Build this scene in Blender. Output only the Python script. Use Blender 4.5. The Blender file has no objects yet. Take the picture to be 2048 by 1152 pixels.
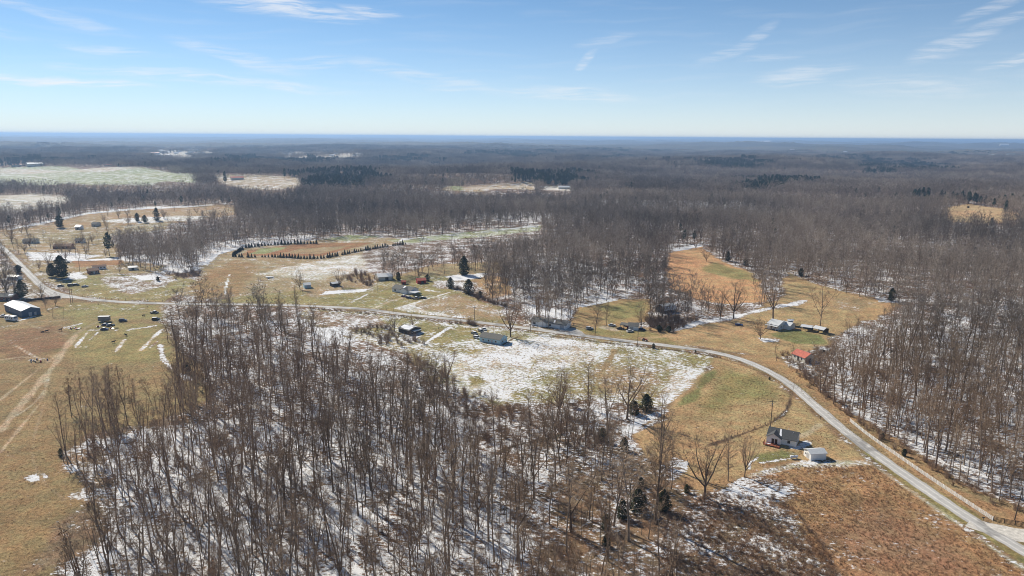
import bpy, bmesh, math, random
import numpy as np
from mathutils import Vector, Matrix

sc = bpy.context.scene
C = sc.collection
rad = math.radians

# ------------------------------------------------------------------ camera
CAM_H = 112.0
F_PX = 1420.0                      # focal length in pixels of a 2048 px wide frame
PITCH = math.atan((576 - 273) / F_PX)
ROLL = rad(0.39)
cam_f = np.array([0, math.cos(PITCH), -math.sin(PITCH)])
_r = np.array([1.0, 0, 0]); _u = np.cross(_r, cam_f)
cam_r = math.cos(ROLL) * _r + math.sin(ROLL) * _u
cam_u = math.cos(ROLL) * _u - math.sin(ROLL) * _r
cd = bpy.data.cameras.new('camera'); cam = bpy.data.objects.new('camera', cd); C.objects.link(cam)
cd.sensor_width = 36.0; cd.lens = 36.0 * F_PX / 2048.0
cd.clip_start = 1.0; cd.clip_end = 120000.0
M = Matrix(((cam_r[0], cam_u[0], -cam_f[0], 0), (cam_r[1], cam_u[1], -cam_f[1], 0),
            (cam_r[2], cam_u[2], -cam_f[2], CAM_H), (0, 0, 0, 1)))
cam.matrix_world = M
sc.camera = cam

# ------------------------------------------------------------------ light
SUN_EL, SUN_AZ = rad(37), rad(-43)          # azimuth from +Y, clockwise
sun_vec = Vector((math.sin(SUN_AZ) * math.cos(SUN_EL), math.cos(SUN_AZ) * math.cos(SUN_EL), math.sin(SUN_EL)))
sl = bpy.data.lights.new('sun', 'SUN'); sl.energy = 4.2; sl.angle = rad(0.53); sl.color = (1.0, 0.925, 0.80)
so = bpy.data.objects.new('sun', sl); C.objects.link(so)
so.rotation_euler = (-sun_vec).to_track_quat('-Z', 'Y').to_euler(); so.location = (0, 0, 300)

LOW_K, LOW_F, LOW_C = 12.0, .86, (7.9, 7.8, 7.65, 1)
world = bpy.data.worlds.new('World'); sc.world = world; world.use_nodes = True
wn, wl = world.node_tree.nodes, world.node_tree.links
wn.clear()
w_out = wn.new('ShaderNodeOutputWorld'); w_bg = wn.new('ShaderNodeBackground'); w_bg.inputs['Strength'].default_value = 0.074
wl.new(w_bg.outputs[0], w_out.inputs[0])
sky = wn.new('ShaderNodeTexSky'); sky.sky_type = 'NISHITA'; sky.sun_disc = False
sky.sun_elevation = SUN_EL; sky.sun_rotation = SUN_AZ
sky.altitude = 4500; sky.air_density = 1.0; sky.dust_density = 0.0; sky.ozone_density = 4.0


def wmath(op, a, b=None, c=None):
    n = wn.new('ShaderNodeMath'); n.operation = op
    for i, v in enumerate((a, b, c)):
        if v is None: continue
        if isinstance(v, (int, float)): n.inputs[i].default_value = v
        else: wl.new(v, n.inputs[i])
    return n.outputs[0]


def wmr(v, a, b, c=0.0, d=1.0, smooth=True):
    n = wn.new('ShaderNodeMapRange'); n.interpolation_type = 'SMOOTHSTEP' if smooth else 'LINEAR'
    wl.new(v, n.inputs[0])
    for i, x in enumerate((a, b, c, d)): n.inputs[i + 1].default_value = x
    return n.outputs[0]


# high cirrus: a streaky layer given by direction, plus a few drifting wisps
tc = wn.new('ShaderNodeTexCoord')
sx = wn.new('ShaderNodeSeparateXYZ'); wl.new(tc.outputs['Generated'], sx.inputs[0])
az = wmath('ARCTAN2', sx.outputs[0], sx.outputs[1]); el = wmath('ARCSINE', sx.outputs[2])
WISPS_PX = [  # centre, half length, half width in the picture, tilt deg, strength
    (570, 17, 165, 15, -5, 1.0), (740, 22, 60, 9, -6, .8), (95, 27, 130, 9, -10, .4), (215, 97, 75, 8, -3, .65), (120, 161, 150, 8, -3, 1.0), (430, 161, 250, 10, -3, .7),
    (470, 112, 120, 14, -14, .5), (620, 127, 80, 12, 3, .4), (850, 155, 190, 12, -10, .45), (1140, 187, 165, 13, -4, .6), (1172, 120, 28, 8, 42, .6), (1208, 84, 60, 8, 8, .35),
    (1510, 70, 46, 10, 30, .4), (1450, 108, 58, 9, 18, .4), (1540, 113, 60, 8, 5, .35), (1605, 150, 90, 16, 6, .55), (1905, 90, 70, 14, 20, .62), (1995, 46, 70, 9, 18, .45), (1990, 10, 60, 9, 22, .45),
    (2035, 115, 60, 8, 15, .65), (1830, 172, 130, 18, -2, .4), (130, 133, 35, 7, 0, .35), (900, 180, 50, 4, -3, .45), (-300, 120, 160, 14, -6, .5), (2350, 60, 180, 22, 16, .6), (-200, 40, 160, 12, -4, .5), (2400, 160, 200, 14, 3, .4)]
WISPS = []
for wx, wy, wl_, ww_, wt, ws in WISPS_PX:      # direction of each wisp in the sky
    d_ = cam_f + cam_r * (wx - 1024) / F_PX - cam_u * (wy - 576) / F_PX; d_ = d_ / np.linalg.norm(d_)
    WISPS.append((math.degrees(math.atan2(d_[0], d_[1])), math.degrees(math.asin(d_[2])), math.degrees(wl_ / F_PX), math.degrees(ww_ / F_PX), wt, ws))
total = None
cmb = wn.new('ShaderNodeCombineXYZ'); wl.new(az, cmb.inputs[0]); wl.new(wmath('MULTIPLY', el, 2.2), cmb.inputs[1])
warp = wn.new('ShaderNodeTexNoise'); warp.inputs['Scale'].default_value = 6.0; warp.inputs['Detail'].default_value = 3.0
wl.new(cmb.outputs[0], warp.inputs['Vector'])
wv = wmath('MULTIPLY', wmath('SUBTRACT', warp.outputs['Fac'], 0.5), 0.03)
el2 = wmath('ADD', el, wv)
for a0, e0, hl, hw, tl, st in WISPS:
    ca, sa = math.cos(rad(tl)), math.sin(rad(tl))
    da = wmath('SUBTRACT', az, rad(a0)); de = wmath('SUBTRACT', el2, rad(e0))
    u = wmath('DIVIDE', wmath('ADD', wmath('MULTIPLY', da, ca), wmath('MULTIPLY', de, sa)), rad(hl) * 1.15)
    v = wmath('DIVIDE', wmath('SUBTRACT', wmath('MULTIPLY', de, ca), wmath('MULTIPLY', da, sa)), rad(hw) * 1.3)
    d2 = wmath('ADD', wmath('POWER', wmath('ABSOLUTE', u), 2.0), wmath('POWER', wmath('ABSOLUTE', v), 2.0))
    m = wmath('MULTIPLY', wmr(d2, 1.0, 0.0), st)
    total = m if total is None else wmath('MAXIMUM', total, m)
st_c = wn.new('ShaderNodeCombineXYZ')
wl.new(wmath('ADD', wmath('MULTIPLY', az, 15.0), wmath('MULTIPLY', el, -38.0)), st_c.inputs[0])
wl.new(wmath('MULTIPLY', el2, 190.0), st_c.inputs[1])
stn = wn.new('ShaderNodeTexNoise'); stn.inputs['Scale'].default_value = 1.0; stn.inputs['Detail'].default_value = 7.0; stn.inputs['Roughness'].default_value = .62
wl.new(st_c.outputs[0], stn.inputs['Vector'])
streak = wmr(stn.outputs['Fac'], .34, .70)
veil_n = wn.new('ShaderNodeTexNoise'); veil_n.inputs['Scale'].default_value = .55; veil_n.inputs['Detail'].default_value = 4.0
wl.new(st_c.outputs[0], veil_n.inputs['Vector'])
veil = wmath('MULTIPLY', wmr(veil_n.outputs['Fac'], .45, .85), .10)
up_only = wmr(el, 0.01, 0.05)
cloud = wmath('MULTIPLY', wmath('MINIMUM', wmath('ADD', wmath('MULTIPLY', wmath('MULTIPLY', total, streak), .74), veil), 1.0), up_only)
low = wn.new('ShaderNodeMix'); low.data_type = 'RGBA'      # pale ground haze veiling the lowest sky all round
wl.new(wmath('MULTIPLY', wmath('EXPONENT', wmath('MULTIPLY', wmath('MAXIMUM', el, 0.0), -LOW_K)), LOW_F), low.inputs['Factor']); tint = wn.new('ShaderNodeVectorMath'); tint.operation = 'MULTIPLY'; wl.new(sky.outputs[0], tint.inputs[0]); tint.inputs[1].default_value = (.77, 1.05, 1.05); wl.new(tint.outputs[0], low.inputs['A']); low.inputs['B'].default_value = LOW_C
mix = wn.new('ShaderNodeMix'); mix.data_type = 'RGBA'
wl.new(cloud, mix.inputs['Factor']); wl.new(low.outputs['Result'], mix.inputs['A']); mix.inputs['B'].default_value = (8.6, 8.6, 8.7, 1)
wl.new(mix.outputs['Result'], w_bg.inputs['Color'])

# ------------------------------------------------------------------ exposure and sampling
vs = sc.view_settings
vs.view_transform = 'Standard'; vs.look = 'None'; vs.exposure = 0.54; vs.gamma = 1.0; vs.use_curve_mapping = False
sc.cycles.max_bounces = 4; sc.cycles.diffuse_bounces = 3; sc.cycles.glossy_bounces = 2
sc.cycles.transmission_bounces = 2; sc.cycles.volume_bounces = 0; sc.cycles.transparent_max_bounces = 4
sc.cycles.use_denoising = True; sc.cycles.denoiser = 'OPENIMAGEDENOISE'; sc.cycles.denoising_prefilter = 'ACCURATE'
sc.cycles.filter_width = 1.0

# ================================================================== terrain
_rg = random.Random(4)
WAVES = []
for lam0, lam1, amp, n in ((260, 620, .75, 7), (900, 2200, 1.0, 6), (2600, 7000, 1.0, 6)):
    ws = []
    for _ in range(n):
        a = _rg.uniform(0, 6.283); k = 6.283 / _rg.uniform(lam0, lam1)
        ws.append((k * math.cos(a), k * math.sin(a), _rg.uniform(0, 6.283), amp))
    WAVES.append(ws)
HILLS = [(662, 1010, 14, 120), (330, 560, 5, 110), (700, 1500, 12, 300), (-900, 1900, 10, 400), (160, 650, 5, 70), (150, 1450, 8, 160)]


def sstep(x, a, b):
    t = np.clip((x - a) / (b - a), 0, 1); return t * t * (3 - 2 * t)


def terrain(x, y):
    x = np.asarray(x, float); y = np.asarray(y, float)
    r = np.hypot(x, y)
    s = [sum(a * np.sin(kx * x + ky * y + p) for kx, ky, p, a in ws) for ws in WAVES]
    z = s[0] * (.85 * sstep(r, 200, 900) + 2.1 * sstep(r, 800, 1700)) + s[1] * 4.2 * sstep(r, 700, 2600) + s[2] * (4.2 * sstep(r, 1800, 7000) + 4.8 * sstep(r, 6000, 14000))
    for hx, hy, h, w in HILLS:
        z = z + h * np.exp(-((x - hx) ** 2 + (y - hy) ** 2) / (w * w)) * sstep(r, 250, 500)
    return z


def ray(px, py):
    return cam_f + cam_r * (px - 1024) / F_PX - cam_u * (py - 576) / F_PX


_TS = np.concatenate([np.geomspace(40, 60000, 2800)])


def G(px, py, h=0.0):
    """point of the terrain (raised by h) seen at a picture point of the 2048 px frame"""
    d = ray(px, py)
    X = d[0] * _TS; Y = d[1] * _TS; Z = CAM_H + d[2] * _TS
    below = Z < terrain(X, Y) + h
    i = int(np.argmax(below)) if below.any() else len(_TS) - 1
    i = max(i, 1)
    a, b = _TS[i - 1], _TS[i]
    for _ in range(18):
        m = .5 * (a + b)
        if CAM_H + d[2] * m < float(terrain(d[0] * m, d[1] * m)) + h: b = m
        else: a = m
    return np.array([d[0] * b, d[1] * b])


def project(x, y, z):
    dx, dy, dz = x, y, z - CAM_H
    w = dx * cam_f[0] + dy * cam_f[1] + dz * cam_f[2]
    w = np.where(np.abs(w) < 1e-3, 1e-3, w)
    u = (dx * cam_r[0] + dy * cam_r[1] + dz * cam_r[2]) / w
    v = (dx * cam_u[0] + dy * cam_u[1] + dz * cam_u[2]) / w
    return 1024 + F_PX * u, 576 - F_PX * v, w


def inside(px, py, poly):
    res = np.zeros(px.shape, bool); n = len(poly)
    for i in range(n):
        x0, y0 = poly[i]; x1, y1 = poly[(i + 1) % n]
        if y0 == y1: continue
        c = ((y0 > py) != (y1 > py)) & (px < (x1 - x0) * (py - y0) / (y1 - y0) + x0)
        res ^= c
    return res


def seg_dist(px, py, pts, closed):
    best = np.full(px.shape, 1e9); n = len(pts)
    for i in range(n if closed else n - 1):
        x0, y0 = pts[i]; x1, y1 = pts[(i + 1) % n]
        dx, dy = x1 - x0, y1 - y0; L = dx * dx + dy * dy + 1e-9
        t = np.clip(((px - x0) * dx + (py - y0) * dy) / L, 0, 1)
        best = np.minimum(best, np.hypot(px - x0 - t * dx, py - y0 - t * dy))
    return best


# ------------------------------------------------------------------ layout traced on the ground
TAN, GREEN, ORANGE, BROWN = (.325, .245, .145), (.205, .20, .088), (.38, .24, .13), (.235, .165, .11)
LITTER, DIRT, PALE, PGREEN, SCRUB = (.165, .105, .068), (.46, .355, .25), (.44, .38, .29), (.27, .29, .14), (.135, .088, .060)
OLIVE = (.28, .235, .108)
# (outline, colour, snow 0..1, soft edge in metres)
AREAS = [
    # woods floors
    ([(100, 900), (190, 880), (330, 850), (480, 840), (640, 850), (1000, 830), (1010, 900), (1020, 1000), (1090, 1152), (1000, 1300), (-60, 1400), (60, 1200), (180, 1060), (200, 1000)], LITTER, .72, 6),
    ([(330, 640), (640, 640), (740, 690), (910, 770), (1000, 830), (700, 850), (480, 840), (400, 760)], LITTER, .55, 6),
    ([(1000, 830), (1200, 800), (1330, 840), (1300, 900), (1120, 960), (1020, 1000)], LITTER, .5, 6),
    ([(1640, 730), (1700, 660), (2300, 560), (2500, 1100), (2060, 1030), (1900, 950), (1700, 830)], LITTER, .58, 6),
    ([(1000, 560), (1060, 500), (1300, 560), (1240, 600), (1060, 640)], LITTER, .55, 6),
    ([(880, 440), (1100, 445), (1300, 420), (1560, 430), (1500, 400), (1200, 400)], LITTER, .62, 15),
    ([(180, 520), (460, 480), (640, 470), (420, 540), (330, 550), (240, 520)], LITTER, .7, 6),
    # left foreground meadow
    ([(0, 655), (-700, 700), (-1200, 1300), (90, 1290), (110, 1152), (130, 1060), (200, 1000), (135, 905), (160, 870), (300, 850), (420, 800), (400, 730), (345, 690), (318, 660), (310, 640), (330, 606), (240, 606), (150, 600), (110, 596), (40, 600), (0, 600), (-300, 600)], (.285, .205, .11), .03, 5),
    ([(150, 640), (330, 650), (345, 720), (200, 730), (110, 700)], OLIVE, .02, 14),
    ([(150, 606), (320, 610), (320, 640), (160, 640), (90, 620)], OLIVE, .10, 8),
    ([(0, 660), (130, 650), (140, 690), (40, 720), (0, 710)], (.25, .155, .09), .06, 8),
    ([(100, 905), (210, 890), (230, 1010), (150, 990), (180, 960)], BROWN, .42, 5),
    ([(120, 1040), (200, 990), (215, 1060), (130, 1130), (60, 1140)], BROWN, .16, 6),
    ([(50, 956), (75, 948), (92, 955), (70, 962)], LITTER, .75, 1.5),
    # yard above the road, left
    ([(110, 560), (150, 590), (230, 600), (325, 604), (350, 590), (400, 562), (330, 548), (300, 552), (240, 548), (160, 552)], OLIVE, .15, 4),
    ([(195, 556), (250, 552), (300, 565), (330, 545), (355, 560), (320, 575), (262, 590), (230, 576)], BROWN, .40, 4),
    ([(260, 552), (325, 548), (335, 556), (280, 562)], LITTER, .85, 2),
    # big tan field and tree-planted bed
    ([(345, 590), (400, 560), (395, 545), (420, 515), (455, 497), (560, 489), (640, 480), (730, 472), (800, 478), (780, 490), (735, 497), (725, 512), (730, 535), (745, 548), (770, 560), (740, 580), (700, 612), (640, 612), (560, 600)], TAN, .17, 4),
    ([(420, 540), (470, 520), (520, 530), (480, 590), (400, 600), (380, 575)], (.30, .195, .10), .10, 10),
    ([(520, 548), (560, 535), (640, 522), (722, 508), (732, 540), (690, 548), (620, 560)], PALE, .36, 8),
    ([(600, 545), (690, 522), (728, 520), (730, 545), (660, 552)], PALE, .48, 5),
    ([(475, 511), (500, 500), (560, 492), (640, 486), (745, 486), (690, 500), (640, 512), (560, 511)], (.30, .16, .085), .04, 3),
    ([(500, 508), (520, 497), (580, 493), (560, 500), (530, 508)], PGREEN, .12, 3),
    ([(560, 507), (600, 498), (700, 491), (680, 498), (640, 508)], TAN, .08, 3),
    ([(405, 530), (425, 510), (455, 497), (490, 494), (440, 508), (415, 528)], LITTER, .92, 2),
    ([(350, 548), (395, 540), (400, 552), (360, 556)], SCRUB, .15, 2),
    ([(430, 600), (600, 580), (640, 600), (620, 612), (430, 612)], OLIVE, .12, 4),
    ([(640, 478), (700, 470), (760, 472), (700, 482)], PGREEN, .25, 4),
    ([(770, 481), (900, 467), (980, 459), (1085, 450), (1080, 460), (960, 474), (860, 482), (820, 487)], PGREEN, .30, 4),
    ([(800, 478), (1080, 449), (1080, 452), (880, 470), (800, 482)], PALE, .8, 2),
    # yard round the white house in the middle
    ([(600, 605), (660, 590), (700, 575), (740, 578), (760, 560), (800, 552), (900, 548), (960, 556), (920, 575), (960, 600), (1000, 615), (1005, 640), (1060, 657), (900, 638), (760, 620), (680, 612), (610, 611)], OLIVE, .16, 4),
    ([(850, 600), (920, 590), (1000, 620), (1000, 640), (900, 635), (790, 615)], TAN, .20, 5),
    ([(790, 618), (850, 600), (820, 612), (920, 636), (860, 630)], PALE, .55, 3),
    ([(650, 583), (740, 577), (730, 583), (640, 590)], LITTER, .85, 2),
    ([(860, 562), (930, 560), (920, 580), (880, 578)], BROWN, .55, 4),
    ([(890, 553), (930, 546), (975, 545), (965, 556), (900, 562)], LITTER, .95, 2),
    ([(790, 552), (860, 530), (1000, 522), (1010, 545), (985, 545), (880, 552)], TAN, .06, 4),
    ([(940, 560), (990, 548), (1020, 560), (1020, 590), (985, 595)], ORANGE, .15, 4),
    # below the road, the snowy slope
    ([(615, 617), (760, 627), (900, 646), (1100, 668), (1300, 693), (1420, 710), (1425, 728), (1390, 765), (1330, 812), (1290, 810), (1180, 800), (1000, 810), (940, 795), (905, 775), (860, 760), (800, 690), (700, 680), (640, 660), (600, 630)], OLIVE, .32, 4),
    ([(620, 620), (760, 632), (780, 655), (700, 660), (630, 650)], BROWN, .34, 4),
    ([(610, 652), (690, 656), (720, 680), (650, 692)], LITTER, .9, 4),
    ([(690, 672), (830, 668), (920, 685), (1000, 690), (960, 700), (905, 730), (860, 720)], OLIVE, .48, 4),
    ([(830, 650), (950, 655), (960, 680), (860, 690), (840, 680)], OLIVE, .16, 4),
    ([(900, 722), (960, 700), (1010, 682), (1080, 675), (1180, 681), (1230, 695), (1190, 720), (1110, 735), (1060, 765), (1010, 800), (940, 790), (915, 760)], PALE, .58, 6),
    ([(1010, 690), (1060, 676), (1140, 680), (1100, 705), (1030, 730), (970, 740), (950, 725)], PALE, .72, 6),
    ([(1180, 680), (1300, 694), (1410, 714), (1420, 728), (1350, 735), (1260, 720), (1200, 715)], OLIVE, .44, 5),
    ([(1330, 745), (1418, 732), (1395, 762), (1335, 808), (1305, 800), (1340, 770)], PALE, .66, 4),
    ([(1180, 728), (1300, 738), (1330, 760), (1280, 800), (1200, 780)], TAN, .22, 6),
    ([(930, 755), (960, 750), (975, 765), (940, 772)], OLIVE, .1, 3),
    # meadow right of it
    ([(1424, 728), (1440, 710), (1500, 735), (1560, 770), (1600, 800), (1700, 890), (1750, 927), (1680, 927), (1600, 922), (1560, 930), (1520, 935), (1440, 985), (1400, 1000), (1330, 960), (1280, 900), (1270, 850), (1330, 815), (1395, 765)], (.41, .285, .16), .03, 4),
    ([(1440, 735), (1520, 755), (1570, 790), (1500, 800), (1400, 830), (1420, 780)], OLIVE, .02, 12),
    ([(1425, 735), (1440, 740), (1400, 790), (1370, 810), (1350, 815), (1400, 765)], GREEN, .05, 3),
    ([(1530, 900), (1560, 895), (1600, 905), (1590, 918), (1540, 925), (1500, 915)], GREEN, .14, 4),
    ([(1240, 855), (1330, 818), (1345, 822), (1300, 840), (1255, 870)], LITTER, .85, 2),
    # rough field, lower right, and scrub
    ([(1090, 1152), (1120, 1000), (1280, 900), (1330, 950), (1420, 985), (1575, 1010), (1640, 1100), (1720, 1200), (1600, 1400), (1000, 1400)], (.23, .155, .10), .24, 6),
    ([(1300, 1160), (1330, 1040), (1420, 985), (1575, 1000), (1660, 1110), (1740, 1220), (1500, 1300)], (.20, .14, .098), .30, 6),
    ([(1560, 925), (1740, 923), (1800, 960), (1900, 1028), (2060, 1138), (2500, 1400), (1750, 1400), (1680, 1150), (1610, 1060), (1570, 1010), (1590, 985), (1480, 965), (1500, 945)], (.36, .215, .118), .13, 4),
    ([(1640, 1060), (1760, 1010), (1900, 1080), (1960, 1152), (1720, 1152)], (.33, .19, .12), .08, 18),
    ([(1425, 988), (1480, 958), (1590, 962), (1600, 980), (1540, 1000), (1490, 1012)], LITTER, .62, 4),
    ([(1170, 1040), (1300, 985), (1330, 1000), (1240, 1060)], LITTER, .42, 4),
    ([(1310, 950), (1350, 915), (1375, 925), (1340, 965)], LITTER, .55, 3),
    ([(1330, 1030), (1400, 1010), (1440, 1030), (1380, 1070)], LITTER, .45, 5),
    ([(1600, 922), (1735, 920), (1745, 930), (1600, 935), (1500, 952)], PALE, .35, 2),
    # verge right of the road
    ([(1430, 704), (1511, 732), (1560, 756), (1620, 806), (1679, 856), (1726, 892), (1771, 925), (1828, 964), (1884, 1003), (1950, 1046), (2100, 1120), (2100, 1030), (2000, 1005), (1900, 950), (1800, 880), (1690, 820), (1640, 780), (1600, 740), (1540, 712)], (.36, .235, .135), .02, 2),
    ([(1860, 955), (1960, 1000), (2060, 1035), (2060, 1020), (1960, 985), (1880, 950)], TAN, .0, 2),
    ([(1510, 715), (1560, 718), (1600, 745), (1620, 770), (1560, 745)], ORANGE, .05, 3),
    ([(1540, 705), (1640, 700), (1640, 735), (1590, 735)], BROWN, .5, 4),
    # north of the road, right
    ([(1130, 665), (1150, 645), (1200, 640), (1290, 655), (1340, 662), (1400, 650), (1470, 640), (1550, 600), (1580, 590), (1560, 560), (1580, 548), (1640, 572), (1720, 590), (1800, 606), (1770, 630), (1690, 655), (1650, 690), (1600, 712), (1540, 715), (1440, 698), (1300, 683)], (.40, .28, .155), .04, 4),
    ([(1140, 660), (1230, 655), (1320, 668), (1360, 690), (1250, 678)], OLIVE, .06, 4),
    ([(1530, 666), (1580, 660), (1650, 670), (1650, 688), (1590, 690)], GREEN, .02, 3),
    ([(1330, 662), (1400, 640), (1460, 630), (1560, 610), (1612, 600), (1600, 612), (1540, 618), (1470, 637), (1400, 648), (1345, 666)], LITTER, .8, 3),
    ([(1520, 676), (1560, 678), (1562, 684), (1530, 684)], LITTER, .75, 1.5),
    ([(1690, 590), (1760, 606), (1700, 625), (1660, 610)], TAN, .16, 10),
    ([(1750, 592), (1812, 600), (1805, 608), (1760, 604)], LITTER, .75, 2),
    ([(1060, 610), (1150, 625), (1140, 640), (1080, 632), (1040, 620)], LITTER, .85, 5),
    # orange hill field
    ([(1330, 545), (1345, 500), (1395, 490), (1410, 500), (1440, 520), (1500, 545), (1518, 565), (1540, 600), (1470, 610), (1400, 600), (1340, 575)], (.50, .30, .165), .01, 4),
    ([(1430, 525), (1500, 545), (1515, 562), (1470, 558), (1400, 540)], OLIVE, .04, 8),
    ([(1338, 498), (1395, 487), (1405, 492), (1350, 503)], LITTER, .9, 2),
    ([(1140, 645), (1160, 610), (1230, 599), (1300, 598), (1300, 640), (1250, 652), (1200, 652)], (.37, .255, .135), .02, 3),
    ([(1200, 612), (1290, 603), (1285, 630), (1220, 645)], OLIVE, .02, 10),
    ([(1155, 611), (1230, 598), (1235, 601), (1165, 614)], LITTER, .9, 1),
    ([(1880, 440), (1890, 414), (1940, 407), (2000, 416), (2060, 436), (1970, 450)], (.46, .32, .19), .0, 6),
    # far left
    ([(-200, 336), (0, 335), (120, 332), (280, 334), (350, 346), (410, 359), (300, 370), (180, 370), (60, 370), (-200, 368)], PGREEN, .30, 15),
    ([(0, 336), (280, 336), (200, 345), (0, 348)], PALE, .32, 40),
    ([(-100, 393), (0, 391), (60, 387), (150, 393), (120, 412), (30, 425), (-100, 425)], PALE, .34, 12),
    ([(-150, 480), (0, 460), (90, 443), (180, 424), (300, 413), (450, 409), (510, 412), (440, 435), (330, 450), (230, 456), (100, 462), (-100, 490)], (.33, .225, .125), .16, 6),
    ([(0, 461), (90, 443), (180, 424), (300, 413), (450, 409), (300, 417), (180, 428), (90, 448)], PALE, .8, 3),
    ([(200, 442), (300, 434), (420, 432), (400, 440), (260, 446)], PALE, .6, 4),
    ([(-200, 480), (100, 455), (230, 450), (330, 447), (330, 460), (220, 470), (240, 500), (230, 520), (330, 530), (330, 545), (160, 552), (110, 575), (60, 540), (30, 500), (-100, 500)], (.30, .225, .12), .2, 6),
    ([(50, 505), (140, 505), (200, 512), (160, 522), (60, 520)], LITTER, .8, 3),
    ([(130, 522), (300, 510), (300, 516), (180, 524)], LITTER, .8, 3),
    ([(145, 522), (250, 520), (240, 530), (150, 534)], (.33, .19, .10), .02, 2),
    ([(-200, 520), (0, 520), (60, 565), (100, 590), (40, 600), (-200, 600)], (.22, .16, .09), .3, 5),
    ([(140, 548), (160, 544), (175, 556), (125, 560)], LITTER, .85, 2),
    # distant openings
    ([(425, 352), (520, 350), (600, 354), (605, 374), (540, 380), (470, 376)], (.34, .25, .14), .3, 20),
    ([(280, 301), (330, 297), (430, 300), (440, 316), (330, 320), (285, 316)], PALE, .3, 40),
    ([(520, 307), (600, 303), (730, 304), (735, 316), (600, 317)], TAN, .35, 40),
    ([(880, 380), (940, 371), (1070, 365), (1085, 376), (960, 384)], (.40, .30, .18), .3, 12),
    ([(1080, 372), (1145, 374), (1140, 382), (1085, 380)], PALE, .4, 12),
    ([(900, 374), (925, 373), (925, 380), (905, 381)], PGREEN, .2, 10),
    ([(1480, 282), (1540, 281), (1540, 285), (1490, 286)], PALE, .45, 60),
    ([(1580, 315), (1610, 313), (1615, 320), (1590, 321)], PALE, .6, 40),
    ([(1980, 312), (2060, 310), (2060, 318), (1990, 318)], PALE, .5, 40),
]
# outlines that trees must not hide (what the photograph shows free of woods)
CLEAR = [
    [(-400, 600), (-900, 1500), (60, 1500), (78, 1152), (100, 1090), (180, 1010), (112, 905), (92, 850), (112, 790), (165, 735), (240, 726), (335, 738), (350, 710), (322, 665), (312, 640), (328, 604), (110, 592), (60, 590)],
    [(110, 565), (150, 592), (325, 606), (340, 586), (380, 566), (430, 558), (500, 566), (560, 568), (605, 596), (700, 614), (760, 624), (900, 642), (1000, 655), (1060, 660), (1000, 618), (960, 602), (920, 580), (950, 560), (975, 546), (890, 550), (800, 556), (760, 562), (735, 550), (728, 525), (760, 500), (820, 490), (1080, 458), (1085, 450), (800, 480), (700, 472), (640, 480), (490, 492), (455, 497), (420, 512), (400, 530), (398, 545), (330, 548), (240, 530), (160, 530), (130, 545)],
    [(620, 614), (760, 628), (900, 646), (1060, 662), (1300, 690), (1430, 706), (1430, 735), (1395, 770), (1335, 818), (1300, 795), (1270, 770), (1120, 742), (1060, 765), (1005, 798), (945, 785), (905, 755), (900, 722), (850, 704), (800, 692), (700, 664), (650, 640)],
    [(1130, 664), (1160, 614), (1230, 601), (1290, 602), (1300, 640), (1340, 655), (1400, 640), (1480, 630), (1560, 606), (1575, 590), (1560, 560), (1580, 550), (1640, 574), (1720, 592), (1795, 606), (1760, 625), (1690, 655), (1650, 680), (1590, 730), (1620, 775), (1700, 835), (1800, 895), (1900, 955), (2060, 1030), (2500, 1500), (1700, 1500), (1680, 1152), (1580, 1010), (1440, 985), (1400, 930), (1350, 880), (1335, 850), (1400, 775), (1430, 735), (1430, 706), (1300, 690), (1200, 680)],
    [(690, 476), (760, 472), (830, 478), (830, 491), (740, 503), (700, 506)],
    [(800, 480), (900, 467), (1085, 449), (1085, 458), (960, 473), (830, 490)],
    [(1332, 545), (1347, 500), (1395, 490), (1410, 500), (1440, 520), (1500, 545), (1512, 560), (1480, 565), (1400, 560)],
    [(1892, 420), (1940, 409), (2000, 418), (2018, 425), (1985, 427), (1955, 422), (1928, 431), (1906, 427)],
    [(-60, 335), (120, 333), (280, 335), (350, 348), (395, 358), (300, 362), (180, 361), (60, 356), (-60, 352)],
    [(-60, 393), (60, 389), (145, 394), (100, 402), (30, 410), (-60, 412)],
    [(-60, 472), (90, 446), (180, 426), (300, 415), (450, 411), (480, 413), (420, 422), (330, 446), (230, 454), (230, 470), (235, 500), (160, 522), (150, 545), (112, 572), (60, 545), (0, 500)],
    [(430, 354), (520, 352), (598, 356), (590, 370), (540, 373), (480, 370)],
    [(285, 303), (330, 299), (425, 302), (430, 311), (330, 314)],
    [(530, 308), (600, 305), (728, 306), (725, 312), (600, 313)],
    [(885, 379), (940, 372), (1068, 367), (1070, 371), (960, 379)],
    [(1085, 373), (1142, 375), (1140, 379), (1088, 378)],
    [(903, 375), (923, 374), (923, 379), (905, 380)],
    [(1488, 282), (1538, 282), (1538, 284), (1490, 285)],
]
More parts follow.
